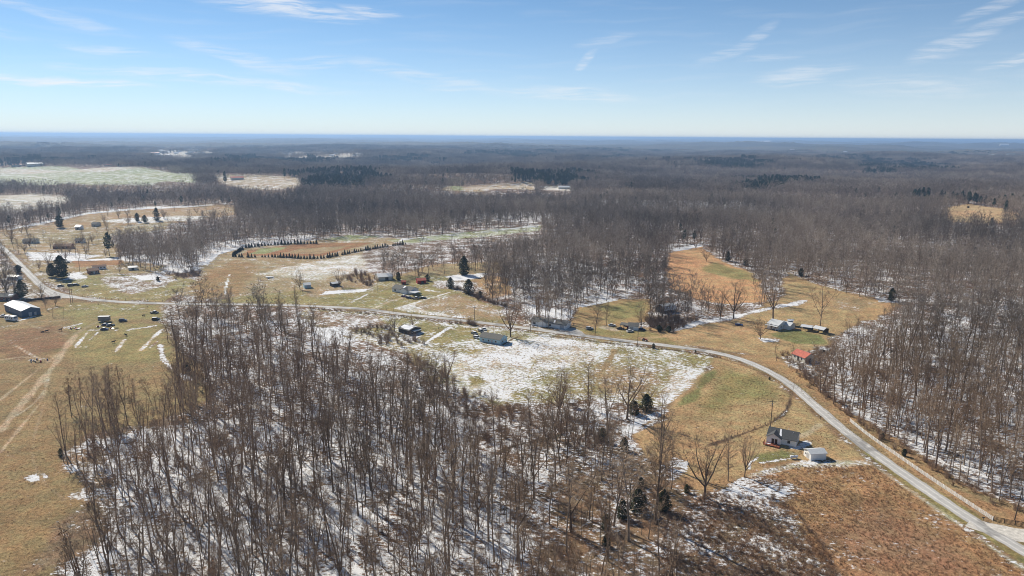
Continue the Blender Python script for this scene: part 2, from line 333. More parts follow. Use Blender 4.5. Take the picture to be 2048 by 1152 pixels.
# strips: (line, width m, colour or None, snow or None)
ROAD_PX = [(-120, 395), (-40, 455), (8, 497), (40, 530), (62, 552), (85, 575), (112, 587), (150, 595), (200, 601), (260, 605), (320, 607), (400, 608), (500, 609), (600, 611), (660, 614), (720, 617), (760, 622), (800, 628), (865, 634), (943, 643), (1013, 651), (1080, 660), (1149, 669), (1243, 681), (1300, 687), (1348, 693), (1400, 700), (1435, 706), (1475, 716), (1511, 730), (1550, 749), (1591, 776), (1620, 803), (1644, 823), (1679, 854), (1726, 890), (1771, 923), (1828, 962), (1884, 1001), (1950, 1044), (2000, 1074), (2047, 1102), (2130, 1150), (2300, 1240)]
STRIPS = [
    ([(1, 860), (60, 790), (105, 735), (135, 690), (150, 672)], 3.2, DIRT, 0), ([(8, 845), (60, 815), (88, 785), (95, 758)], 1.1, PALE, .15), ([(0, 905), (45, 850), (85, 800), (97, 765)], .9, DIRT, .0), ([(0, 800), (50, 760), (120, 705), (160, 660)], 1.0, DIRT, 0), ([(150, 668), (200, 640), (290, 625)], 2.2, (.34, .27, .17), 0), ([(0, 720), (60, 712), (110, 728), (135, 700)], 1.0, DIRT, .05), ([(0, 625), (60, 652), (130, 668)], 1.6, (.34, .26, .17), .05), ([(130, 1000), (80, 960), (60, 900), (90, 800)], .8, (.33, .25, .16), .03),
    ([(30, 690), (65, 712), (100, 722)], 1.0, DIRT, .3), ([(0, 655), (60, 645), (130, 640)], 3.0, (.33, .25, .16), .15),
    ([(150, 695), (175, 665)], 1.2, DIRT, .52), ([(150, 694), (178, 694)], .8, DIRT, .8), ([(180, 680), (196, 664)], 1.5, BROWN, .6),
    ([(232, 703), (248, 680)], 1.6, DIRT, .52), ([(282, 700), (322, 660)], 2.6, DIRT, .58), ([(300, 695), (318, 680)], 2, BROWN, .5),
    ([(255, 660), (310, 652)], 1.6, BROWN, .85), ([(180, 660), (235, 660)], 2.0, BROWN, .6), ([(130, 655), (160, 648)], 3.0, BROWN, .6),
    ([(60, 720), (90, 718)], 1.5, BROWN, .7), ([(1290, 676), (1400, 668), (1500, 660)], 3.0, (.44, .31, .18), 0),
    ([(1640, 850), (1615, 868), (1600, 872)], 3.0, DIRT, .05), ([(1655, 850), (1672, 866)], 3, (.26, .17, .11), 0),
    ([(1515, 915), (1500, 925), (1498, 938)], .7, LITTER, .95), ([(1520, 926), (1560, 920), (1580, 917)], .7, LITTER, .95),
    ([(1553, 890), (1552, 900)], 1.5, ORANGE, .0), ([(1582, 895), (1600, 896), (1615, 885)], 2.2, LITTER, .7), ([(1625, 923), (1668, 921)], 1.6, LITTER, .6),
    ([(748, 922), (800, 958), (880, 1010), (1000, 1085), (2060, 1800)], .1, None, None),
    ([(1730, 915), (1800, 968), (1900, 1035), (1990, 1100), (2060, 1145)], 1.4, PALE, .3), ([(1735, 907), (1800, 958), (1900, 1025), (2048, 1122)], 2.6, OLIVE, .0),
    ([(1700, 870), (1800, 936), (1900, 1000), (1960, 1036)], 1.4, OLIVE, .03),
    ([(1420, 890), (1480, 870), (1540, 848), (1572, 825), (1581, 800), (1580, 775)], 1.4, SCRUB, .05), ([(1545, 848), (1575, 820)], .6, None, .5),
    ([(1100, 672), (1250, 690), (1350, 700), (1440, 714)], 1.2, SCRUB, .05), ([(1060, 668), (1100, 672)], 1.5, PALE, .7),
    ([(1440, 716), (1520, 742), (1570, 770), (1640, 830), (1680, 866)], 1.1, (.2, .13, .07), .0),
    ([(742, 620), (780, 602), (805, 596)], 2.6, DIRT, .15), ([(700, 606), (735, 588)], .9, LITTER, .95), ([(760, 583), (775, 577)], .8, LITTER, .9),
    ([(790, 617), (860, 596), (925, 577)], 1.1, PALE, .8), ([(915, 578), (965, 598), (1010, 612)], 3.5, SCRUB, .35), ([(850, 580), (880, 584)], 1.5, PALE, .8),
    ([(845, 690), (872, 672), (900, 655)], 2.2, LITTER, .92), ([(900, 655), (918, 662), (945, 662)], 1.2, PALE, .7), ([(820, 682), (840, 665)], 5, LITTER, .85),
    ([(870, 647), (890, 647)], 3, LITTER, .8), ([(935, 653), (970, 655)], 3.5, (.25, .2, .15), .6), ([(1005, 690), (1030, 675), (1060, 668)], 1.6, SCRUB, .25),
    ([(1055, 760), (1063, 735), (1072, 720)], .8, OLIVE, .1), ([(1190, 770), (1210, 735), (1230, 700)], 2.6, TAN, .05),
    ([(320, 690), (330, 730), (380, 760)], 2.5, LITTER, .7), ([(1000, 905), (1030, 890), (1090, 880), (1120, 870)], 2.2, (.06, .05, .04), .1),
    ([(1330, 838), (1300, 850), (1250, 870)], 2.0, LITTER, .7), ([(460, 548), (452, 570), (450, 590)], .9, PALE, .8),
    ([(330, 560), (300, 548), (285, 548)], 1.0, SCRUB, .2), ([(100, 581), (120, 592), (145, 592)], 4, (.30, .26, .2), .1),
    ([(205, 608), (240, 620), (320, 615)], 1.0, PALE, .3), ([(90, 620), (125, 612), (160, 611)], 1.2, PALE, .7), ([(40, 640), (70, 633)], 2.4, LITTER, .85),
    ([(30, 592), (80, 600), (130, 592)], 2.0, (.3, .25, .18), .5), ([(1210, 655), (1230, 660)], 6, (.45, .38, .29), .1),
    ([(1280, 676), (1292, 680)], 3, (.33, .2, .12), .3), ([(1125, 660), (1160, 668)], 3.2, (.40, .37, .33), .4),
    ([(0, 350), (60, 353), (100, 357)], 6, PALE, .8), ([(1050, 640), (1085, 660)], 2, PALE, .6)]

# ------------------------------------------------------------------ node helper for materials
MATS = {}


def new_mat(name, rough=.8, spec=.2):
    m = bpy.data.materials.new(name); m.use_nodes = True
    b = m.node_tree.nodes['Principled BSDF']
    b.inputs['Roughness'].default_value = rough; b.inputs['Specular IOR Level'].default_value = spec
    MATS[name] = m
    return m, m.node_tree.nodes, m.node_tree.links, b


def nmix(n, l, f, a, b):
    x = n.new('ShaderNodeMix'); x.data_type = 'RGBA'
    for v, k in ((f, 'Factor'), (a, 'A'), (b, 'B')):
        if isinstance(v, (int, float)): x.inputs[k].default_value = v
        elif isinstance(v, tuple): x.inputs[k].default_value = (*v, 1) if len(v) == 3 else v
        else: l.new(v, x.inputs[k])
    return x.outputs['Result']


def nmath(n, l, op, a, b=0.0):
    x = n.new('ShaderNodeMath'); x.operation = op
    for i, v in enumerate((a, b)):
        if isinstance(v, (int, float)): x.inputs[i].default_value = v
        else: l.new(v, x.inputs[i])
    return x.outputs[0]


def nnoise(n, l, scale, vec=None, detail=4.0, rough=.55):
    x = n.new('ShaderNodeTexNoise'); x.inputs['Scale'].default_value = scale
    x.inputs['Detail'].default_value = detail; x.inputs['Roughness'].default_value = rough
    if vec is not None: l.new(vec, x.inputs['Vector'])
    return x.outputs['Fac']


def nrange(n, l, v, a, b, c=0.0, d=1.0, smooth=True):
    x = n.new('ShaderNodeMapRange'); x.interpolation_type = 'SMOOTHSTEP' if smooth else 'LINEAR'
    l.new(v, x.inputs[0])
    for i, q in enumerate((a, b, c, d)):
        if isinstance(q, (int, float)): x.inputs[i + 1].default_value = q
        else: l.new(q, x.inputs[i + 1])
    return x.outputs[0]


def nscale(n, l, col, f):
    x = n.new('ShaderNodeVectorMath'); x.operation = 'SCALE'
    l.new(col, x.inputs[0])
    if isinstance(f, (int, float)): x.inputs['Scale'].default_value = f
    else: l.new(f, x.inputs['Scale'])
    return x.outputs[0]


def flat_mat(name, col, rough=.7, spec=.3, grain=.12, scale=1.3, metal=0.0):
    """paint, metal and such: a base colour with soft uneven weathering"""
    if name in MATS: return MATS[name]
    m, n, l, b = new_mat(name, rough, spec)
    geo = n.new('ShaderNodeNewGeometry')
    f = nnoise(n, l, scale, geo.outputs['Position'], 5)
    f2 = nnoise(n, l, scale * 7, geo.outputs['Position'], 3)
    k = nmath(n, l, 'ADD', nrange(n, l, f, .25, .75, 1 - grain, 1 + grain, False), nrange(n, l, f2, .3, .7, -grain * .4, grain * .4, False))
    rgb = n.new('ShaderNodeRGB'); rgb.outputs[0].default_value = (*col, 1)
    l.new(nscale(n, l, rgb.outputs[0], k), b.inputs['Base Color'])
    b.inputs['Metallic'].default_value = metal
    return m


def ground_material():
    m, n, l, b = new_mat('ground_cover', .95, .1)
    geo = n.new('ShaderNodeNewGeometry'); pos = geo.outputs['Position']
    ca = n.new('ShaderNodeAttribute'); ca.attribute_name = 'cover'
    sa = n.new('ShaderNodeAttribute'); sa.attribute_name = 'snow'
    big = nnoise(n, l, .012, pos, 4); mid = nnoise(n, l, .09, pos, 5, .6); fine = nnoise(n, l, .8, pos, 6, .7); vf = nnoise(n, l, 3.2, pos, 3, .7)
    k = nmath(n, l, 'MULTIPLY', nrange(n, l, mid, .3, .7, .74, 1.26, False), nrange(n, l, fine, .33, .67, .56, 1.44, False))
    k = nmath(n, l, 'MULTIPLY', k, nrange(n, l, vf, .33, .67, .68, 1.32, False))
    base = nscale(n, l, ca.outputs['Color'], k)
    # drift of hue between greener and redder dead grass
    hue = nmix(n, l, nrange(n, l, big, .35, .65, 0, 1), (1.04, .985, .95), (.96, 1.015, .97))
    mu = n.new('ShaderNodeVectorMath'); mu.operation = 'MULTIPLY'; l.new(base, mu.inputs[0]); l.new(hue, mu.inputs[1])
    hue2 = nmix(n, l, nrange(n, l, nnoise(n, l, .16, pos, 4, .65), .38, .64, 0, 1), (1.06, .97, .92), (.95, 1.03, .98))
    mu2 = n.new('ShaderNodeVectorMath'); mu2.operation = 'MULTIPLY'; l.new(mu.outputs[0], mu2.inputs[0]); l.new(hue2, mu2.inputs[1])
    # thinning snow: the deeper the cover, the fewer tufts poke through
    sm = n.new('ShaderNodeMapping'); sm.inputs['Rotation'].default_value = (0, 0, .5); sm.inputs['Scale'].default_value = (.8, 1.25, 1)
    l.new(pos, sm.inputs['Vector'])
    s1 = nnoise(n, l, .55, sm.outputs[0], 7, .76); s2 = nnoise(n, l, .07, pos, 3, .5)
    sn = nmath(n, l, 'ADD', nmath(n, l, 'MULTIPLY', s1, .72), nmath(n, l, 'MULTIPLY', s2, .28))
    t_ = nmath(n, l, 'SUBTRACT', .5, sa.outputs['Fac'])
    thr = nmath(n, l, 'ADD', nmath(n, l, 'ADD', .5, nmath(n, l, 'MULTIPLY', t_, .11)), nmath(n, l, 'MULTIPLY', nmath(n, l, 'POWER', t_, 3.0), .85))
    mask = nrange(n, l, sn, nmath(n, l, 'SUBTRACT', thr, .024), nmath(n, l, 'ADD', thr, .03))
    snow_c = nmix(n, l, nrange(n, l, fine, .3, .7, 0, 1), (.72, .73, .75), (.84, .84, .84))
    l.new(nmix(n, l, mask, mu2.outputs[0], snow_c), b.inputs['Base Color'])
    bump = n.new('ShaderNodeBump'); bump.inputs['Strength'].default_value = .9; bump.inputs['Distance'].default_value = .35
    l.new(nmath(n, l, 'ADD', fine, nmath(n, l, 'MULTIPLY', vf, .5)), bump.inputs['Height']); l.new(bump.outputs[0], b.inputs['Normal'])
    return m


def road_material():
    m, n, l, b = new_mat('worn_asphalt', .9, .2)
    uv = n.new('ShaderNodeAttribute'); uv.attribute_name = 'across'
    geo = n.new('ShaderNodeNewGeometry'); pos = geo.outputs['Position']
    f = nnoise(n, l, .5, pos, 6, .65); g = nnoise(n, l, .06, pos, 3); h = nnoise(n, l, 5, pos, 3)
    k = nmath(n, l, 'MULTIPLY', nrange(n, l, f, .25, .75, .82, 1.16, False), nrange(n, l, g, .3, .7, .86, 1.12, False))
    k = nmath(n, l, 'MULTIPLY', k, nrange(n, l, h, .3, .7, .9, 1.1, False))
    tr = n.new('ShaderNodeMath'); tr.operation = 'ABSOLUTE'; l.new(uv.outputs['Fac'], tr.inputs[0])
    track = nrange(n, l, nmath(n, l, 'ABSOLUTE', nmath(n, l, 'SUBTRACT', tr.outputs[0], .45)), .0, .22, 1.14, .86)
    k = nmath(n, l, 'MULTIPLY', k, track)
    rgb = n.new('ShaderNodeRGB'); rgb.outputs[0].default_value = (.52, .505, .48, 1)
    base = nscale(n, l, rgb.outputs[0], k)
    patch = nrange(n, l, nnoise(n, l, .05, pos, 4, .6), .57, .63, 0, .5)
    edge = nrange(n, l, nmath(n, l, 'ADD', tr.outputs[0], nrange(n, l, f, .3, .7, -.15, .15, False)), .86, 1.02, 0, .75)
    c2 = nmix(n, l, patch, base, (.12, .115, .11))
    l.new(nmix(n, l, edge, c2, (.30, .24, .17)), b.inputs['Base Color'])
    return m


def bark_material(name, c0, c1, warm=.35):
    m, n, l, b = new_mat(name, .95, .1)
    oi = n.new('ShaderNodeObjectInfo'); geo = n.new('ShaderNodeNewGeometry')
    f = nnoise(n, l, 1.4, geo.outputs['Position'], 3)
    c = nmix(n, l, oi.outputs['Random'], c0, c1)
    stand = nnoise(n, l, .0045, geo.outputs['Position'], 4, .6)      # tone by stand, with relief and cluster shading also put into the colour
    c = nscale(n, l, c, nrange(n, l, stand, .38, .62, .60, 1.30, False))
    c = nmix(n, l, nrange(n, l, nnoise(n, l, .011, geo.outputs['Position'], 3, .6), .42, .60, 0, warm), c, (.30, .20, .13))
    l.new(nscale(n, l, c, nrange(n, l, f, .3, .7, .75, 1.25, False)), b.inputs['Base Color'])
    return m


def leaf_material(name, c0, c1):
    m, n, l, b = new_mat(name, .8, .15)
    oi = n.new('ShaderNodeObjectInfo'); geo = n.new('ShaderNodeNewGeometry')
    f = nnoise(n, l, .9, geo.outputs['Position'], 3)
    c = nmix(n, l, oi.outputs['Random'], c0, c1)
    l.new(nscale(n, l, c, nrange(n, l, f, .3, .7, .6, 1.45, False)), b.inputs['Base Color'])
    return m


M_GROUND = ground_material(); M_ROAD = road_material()
M_BARK = bark_material('bark', (.14, .102, .072), (.30, .24, .185))
M_TWIG = bark_material('twigs', (.225, .155, .098), (.47, .355, .245))
M_TWIG_G = bark_material('grey_twigs', (.205, .162, .122), (.45, .375, .30), 0.0)
M_RUST = leaf_material('dead_leaves', (.17, .085, .042), (.24, .13, .07))
M_CEDAR = leaf_material('cedar_foliage', (.036, .044, .022), (.075, .08, .038))
M_PINE = leaf_material('pine_foliage', (.026, .045, .022), (.045, .068, .030))
M_SPRUCE = leaf_material('spruce_foliage', (.020, .030, .018), (.034, .042, .022))
M_WEED = leaf_material('dry_weeds', (.33, .205, .12), (.45, .31, .19))
M_BRUSH = bark_material('brush_stems', (.25, .175, .125), (.36, .265, .195))


# ------------------------------------------------------------------ object helpers
def mesh_obj(name, verts, faces, mat, parent=None, smooth=False):
    me = bpy.data.meshes.new(name); me.from_pydata([tuple(v) for v in verts], [], faces); me.update()
    for x in (mat if isinstance(mat, (list, tuple)) else [mat]):
        if x: me.materials.append(x)
    if smooth: me.polygons.foreach_set('use_smooth', [True] * len(me.polygons))
    o = bpy.data.objects.new(name, me); C.objects.link(o)
    if parent: o.parent = parent
    return o


def tag(o, label, cat, group=None, kind=None):
    if label: o['label'] = label
    if cat: o['category'] = cat
    if group: o['group'] = group
    if kind: o['kind'] = kind
    return o


def thing(name, label, cat, loc, rz=0.0, group=None):
    o = bpy.data.objects.new(name, None); C.objects.link(o)
    o.empty_display_size = .5; o.location = loc; o.rotation_euler = (0, 0, rz)
    return tag(o, label, cat, group)


def P3(px, py):
    g = G(px, py); return (float(g[0]), float(g[1]), float(terrain(g[0], g[1])))


class MB:
    def __init__(s): s.v = []; s.f = []

    def box(s, x0, x1, y0, y1, z0, z1):
        b = len(s.v)
        s.v += [(x0, y0, z0), (x1, y0, z0), (x1, y1, z0), (x0, y1, z0), (x0, y0, z1), (x1, y0, z1), (x1, y1, z1), (x0, y1, z1)]
        s.f += [tuple(b + i for i in q) for q in ((3, 2, 1, 0), (4, 5, 6, 7), (0, 1, 5, 4), (1, 2, 6, 5), (2, 3, 7, 6), (3, 0, 4, 7))]
        return s

    def prism(s, prof, y0, y1, axis='y'):
        """profile of (a, z) points pushed along y (or along x)"""
        b = len(s.v); n = len(prof)
        for yy in (y0, y1):
            for a, z in prof: s.v.append((a, yy, z) if axis == 'y' else (yy, a, z))
        s.f.append(tuple(b + i for i in range(n))); s.f.append(tuple(b + n + i for i in reversed(range(n))))
        for i in range(n):
            j = (i + 1) % n; s.f.append((b + i, b + n + i, b + n + j, b + j))
        return s

    def tube(s, p0, p1, r0, r1, n=8, cap=True):
        p0 = Vector(p0); p1 = Vector(p1); d = (p1 - p0).normalized()
        a = d.orthogonal().normalized(); c = d.cross(a); b = len(s.v)
        for p, r in ((p0, r0), (p1, r1)):
            for i in range(n):
                t = 6.28318 * i / n; s.v.append(tuple(p + a * (r * math.cos(t)) + c * (r * math.sin(t))))
        for i in range(n):
            j = (i + 1) % n; s.f.append((b + i, b + j, b + n + j, b + n + i))
        if cap:
            s.f.append(tuple(b + i for i in reversed(range(n)))); s.f.append(tuple(b + n + i for i in range(n)))
        return s

    def build(s, name, mat, parent=None, smooth=False):
        return mesh_obj(name, s.v, s.f, mat, parent, smooth)


# ================================================================== ground
def resample(pts, step):
    out = [np.array(pts[0], float)]
    for a, b in zip(pts[:-1], pts[1:]):
        a = np.array(a); b = np.array(b); n = max(1, int(np.hypot(*(b - a)) / step))
        for i in range(1, n + 1): out.append(a + (b - a) * i / n)
    return np.array(out)


def smooth_line(pts, it=3):
    p = np.array(pts, float)
    for _ in range(it):
        q = [p[0]]
        for a, b in zip(p[:-1], p[1:]): q += [a * .75 + b * .25, a * .25 + b * .75]
        q.append(p[-1]); p = np.array(q)
    return p


ROAD = smooth_line([G(*p) for p in ROAD_PX], 3)
ROAD_S = resample(ROAD, 1.5)


def build_ground():
    fine = np.radians(np.arange(-46, 46.001, .13))
    coarse = np.radians(np.concatenate([np.arange(49, 180, 4), np.arange(-180, -47, 4)]))
    th = np.sort(np.concatenate([fine, coarse]))
    r = np.concatenate([np.geomspace(1.5, 110, 16)[:-1], np.exp(np.arange(math.log(110), math.log(900), .0042)),
                        np.exp(np.arange(math.log(903), math.log(62000), .0105))])
    nr, nt = len(r), len(th)
    R, T = np.meshgrid(r, th, indexing='ij')
    X = (R * np.sin(T)).ravel(); Y = (R * np.cos(T)).ravel()
    Z = terrain(X, Y)
    Rf = R.ravel()
    cov = np.tile(np.array(LITTER), (len(X), 1)); snow = .30 - .13 * sstep(Rf, 900, 1600)
    wob = 1.6 * np.sin(X * .21 + 1.3 * np.sin(Y * .13)) + 1.2 * np.sin(Y * .27 + 1.7 * np.sin(X * .11))
    far = Rf > 5200
    pt = .5 + .5 * np.sin(X * .0021 + 2 * np.sin(Y * .0013)) * np.sin(Y * .0027 + 2 * np.sin(X * .0017))
    cov[far] = (np.array((.085, .078, .065))[None, :] * (.75 + .8 * pt[:, None]))[far]; snow[far] = 0

    def paint(poly, mask_pts, closed, w, col, sn, soft):
        P = np.array(mask_pts); pad = w + soft + 4
        sel = np.nonzero((X > P[:, 0].min() - pad) & (X < P[:, 0].max() + pad) & (Y > P[:, 1].min() - pad) & (Y < P[:, 1].max() + pad))[0]
        if len(sel) == 0: return
        x, y = X[sel], Y[sel]
        d = seg_dist(x, y, P, closed)
        if closed: d = np.where(inside(x, y, P), -d, d)
        else: d = d - w
        s = min(1.0, soft / 4.0)
        d = d + wob[sel] * s * .8
        a = 1 - sstep(d, -soft * .5, soft * .5)
        if col is not None: cov[sel] = cov[sel] * (1 - a[:, None]) + np.array(col) * a[:, None]
        if sn is not None: snow[sel] = snow[sel] * (1 - a) + sn * a

    for pts, col, sn, soft in AREAS:
        paint(pts, [G(*p) for p in pts], True, 0, col, sn, soft)
    rp = ROAD
    paint(None, rp, False, 3.9, (.27, .195, .11), .06, 2.2)
    for pts, w, col, sn in STRIPS:
        if col is None and sn is None: continue
        paint(None, smooth_line([G(*p) for p in pts], 1), False, w * .5, col, sn, min(1.2, w * .8))
    # beyond the instanced woods the canopy itself is the surface
    can = sstep(Rf, 5000, 6500)
    rng = np.random.default_rng(3)
    pale = (cov[:, 0] > .25)
    Z = Z + can * np.where(pale, 2, 13 + 9 * rng.random(len(X)) + 4 * np.sin(X * .011) * np.sin(Y * .007))
    idx = np.arange(nr * nt).reshape(nr, nt)
    a = idx[:-1, :]; b = idx[1:, :]
    q = np.stack([a, np.roll(a, -1, 1), np.roll(b, -1, 1), b], -1).reshape(-1, 4)
    me = bpy.data.meshes.new('ground')
    nv = len(X) + 1
    co = np.zeros((nv, 3), np.float32); co[:-1, 0] = X; co[:-1, 1] = Y; co[:-1, 2] = Z
    tri = np.stack([np.full(nt, nv - 1), np.roll(idx[0], -1), idx[0]], -1)
    me.vertices.add(nv); me.vertices.foreach_set('co', co.ravel())
    loops = np.concatenate([q.ravel(), tri.ravel()]).astype(np.int32)
    starts = np.concatenate([np.arange(len(q)) * 4, len(q) * 4 + np.arange(nt) * 3]).astype(np.int32)
    me.loops.add(len(loops)); me.loops.foreach_set('vertex_index', loops)
    me.polygons.add(len(starts)); me.polygons.foreach_set('loop_start', starts)
    me.update(calc_edges=True)
    at = me.attributes.new('cover', 'FLOAT_COLOR', 'POINT')
    c4 = np.ones((nv, 4), np.float32); c4[:-1, :3] = cov; at.data.foreach_set('color', c4.ravel())
    sv = np.zeros(nv, np.float32); sv[:-1] = snow
    at = me.attributes.new('snow', 'FLOAT', 'POINT'); at.data.foreach_set('value', sv)
    me.polygons.foreach_set('use_smooth', np.ones(len(starts), bool))
    me.materials.append(M_GROUND)
    if me.polygons[0].normal.z < 0: me.flip_normals()
    o = bpy.data.objects.new('ground', me); C.objects.link(o); o['kind'] = 'structure'
    return o


build_ground()


def ribbon(name, line, width, mat, lift, widen=None):
    p = np.array(line); d = np.gradient(p, axis=0); d /= np.hypot(d[:, 0], d[:, 1])[:, None] + 1e-9
    nrm = np.stack([-d[:, 1], d[:, 0]], -1)
    cols = (-1, -.7, -.35, 0, .35, .7, 1); v = []; f = []; ac = []
    rr = random.Random(5)
    for i in range(len(p)):
        w = width * .5 * (1 + .05 * math.sin(i * .37) + .04 * math.sin(i * 1.1))
        for c in cols:
            ww = w * (widen(i / len(p), c) if widen else 1)
            x, y = p[i] + nrm[i] * c * ww
            v.append((x, y, float(terrain(x, y)) + lift + .05 * (1 - c * c))); ac.append(c)
    k = len(cols)
    for i in range(len(p) - 1):
        for j in range(k - 1): f.append((i * k + j + 1, i * k + j, (i + 1) * k + j, (i + 1) * k + j + 1))
    o = mesh_obj(name, v, f, mat, smooth=True)
    at = o.data.attributes.new('across', 'FLOAT', 'POINT'); at.data.foreach_set('value', ac)
    if o.data.polygons[0].normal.z < 0: o.data.flip_normals()
    o['kind'] = 'structure'
    return o


ribbon('road', ROAD_S, 5.2, M_ROAD, .05)
M_GRAVEL = flat_mat('pale_gravel', (.56, .53, .48), .95, .1, .3, .9)
ribbon('driveway', resample(smooth_line([G(1940, 1042), G(1985, 1058), G(2030, 1070), G(2110, 1078)], 2), 1.0), 8.5, M_GRAVEL, .035, lambda t, c: .45 + .55 * min(1, t * 2.2) if c > 0 else 1.0)
ribbon('driveway', resample(smooth_line([G(85, 574), G(105, 592), G(128, 594), G(148, 595)], 2), 2.0), 5.0, M_ROAD, .035)
M_CONC = flat_mat('driveway_concrete', (.43, .41, .38), .9, .15, .18, .6)
ribbon('driveway', resample(smooth_line([G(1136, 657), G(1150, 662), G(1160, 670)], 2), 1.0), 7.0, M_CONC, .035)

# ================================================================== trees
def norm(v): return v / (np.linalg.norm(v) + 1e-9)


class TB:
    """collects tapered tubes and twig slivers"""
    def __init__(s): s.v = []; s.f = []

    def tube(s, pts, rs, n):
        b = len(s.v); m = len(pts)
        for i in range(m):
            d = norm(pts[min(i + 1, m - 1)] - pts[max(i - 1, 0)])
            a = norm(np.cross(d, (.31, .95, .07))); c = np.cross(d, a)
            for k in range(n):
                t = 6.28318 * k / n; s.v.append(pts[i] + (a * math.cos(t) + c * math.sin(t)) * rs[i])
        for i in range(m - 1):
            for k in range(n):
                j = (k + 1) % n
                s.f.append((b + i * n + k, b + i * n + j, b + (i + 1) * n + j, b + (i + 1) * n + k))

    def spike(s, p, q, r, rg):
        b = len(s.v); d = norm(q - p); a = norm(np.cross(d, rg.normal(size=3))); c = np.cross(d, a)
        s.v += [p + a * r, p - a * .5 * r + c * .87 * r, p - a * .5 * r - c * .87 * r, q]
        s.f += [(b, b + 1, b + 3), (b + 1, b + 2, b + 3), (b + 2, b, b + 3)]

    def sliver(s, p, q, w, rg):
        b = len(s.v); a = norm(np.cross(q - p, rg.normal(size=3))) * w * .5
        s.v += [p + a, p - a, q]; s.f.append((b, b + 1, b + 2))

    def leaf(s, p, size, rg, nrm=None):
        b = len(s.v); a = rg.normal(size=3)
        if nrm is not None: a = a - nrm * np.dot(a, nrm) * .8
        a = norm(a) * size; c = norm(np.cross(a, rg.normal(size=3))) * size * .7
        s.v += [p + a, p - a * .4 + c, p - a * .4 - c]; s.f.append((b, b + 1, b + 2))

    def mesh(s, name, mats, split=None):
        me = bpy.data.meshes.new(name); me.from_pydata([tuple(v) for v in s.v], [], s.f)
        for m in mats: me.materials.append(m)
        return me


def walk(rg, p, d, L, n, wob, trop):
    pts = [np.array(p, float)]; d = norm(np.array(d, float))
    for i in range(n):
        d = norm(d + rg.normal(size=3) * wob + np.array([0, 0, trop])); pts.append(pts[-1] + d * L / n)
    return pts


def at_path(pts, t):
    x = t * (len(pts) - 1); i = min(int(x), len(pts) - 2); f = x - i
    return pts[i] * (1 - f) + pts[i + 1] * f, norm(pts[i + 1] - pts[i])


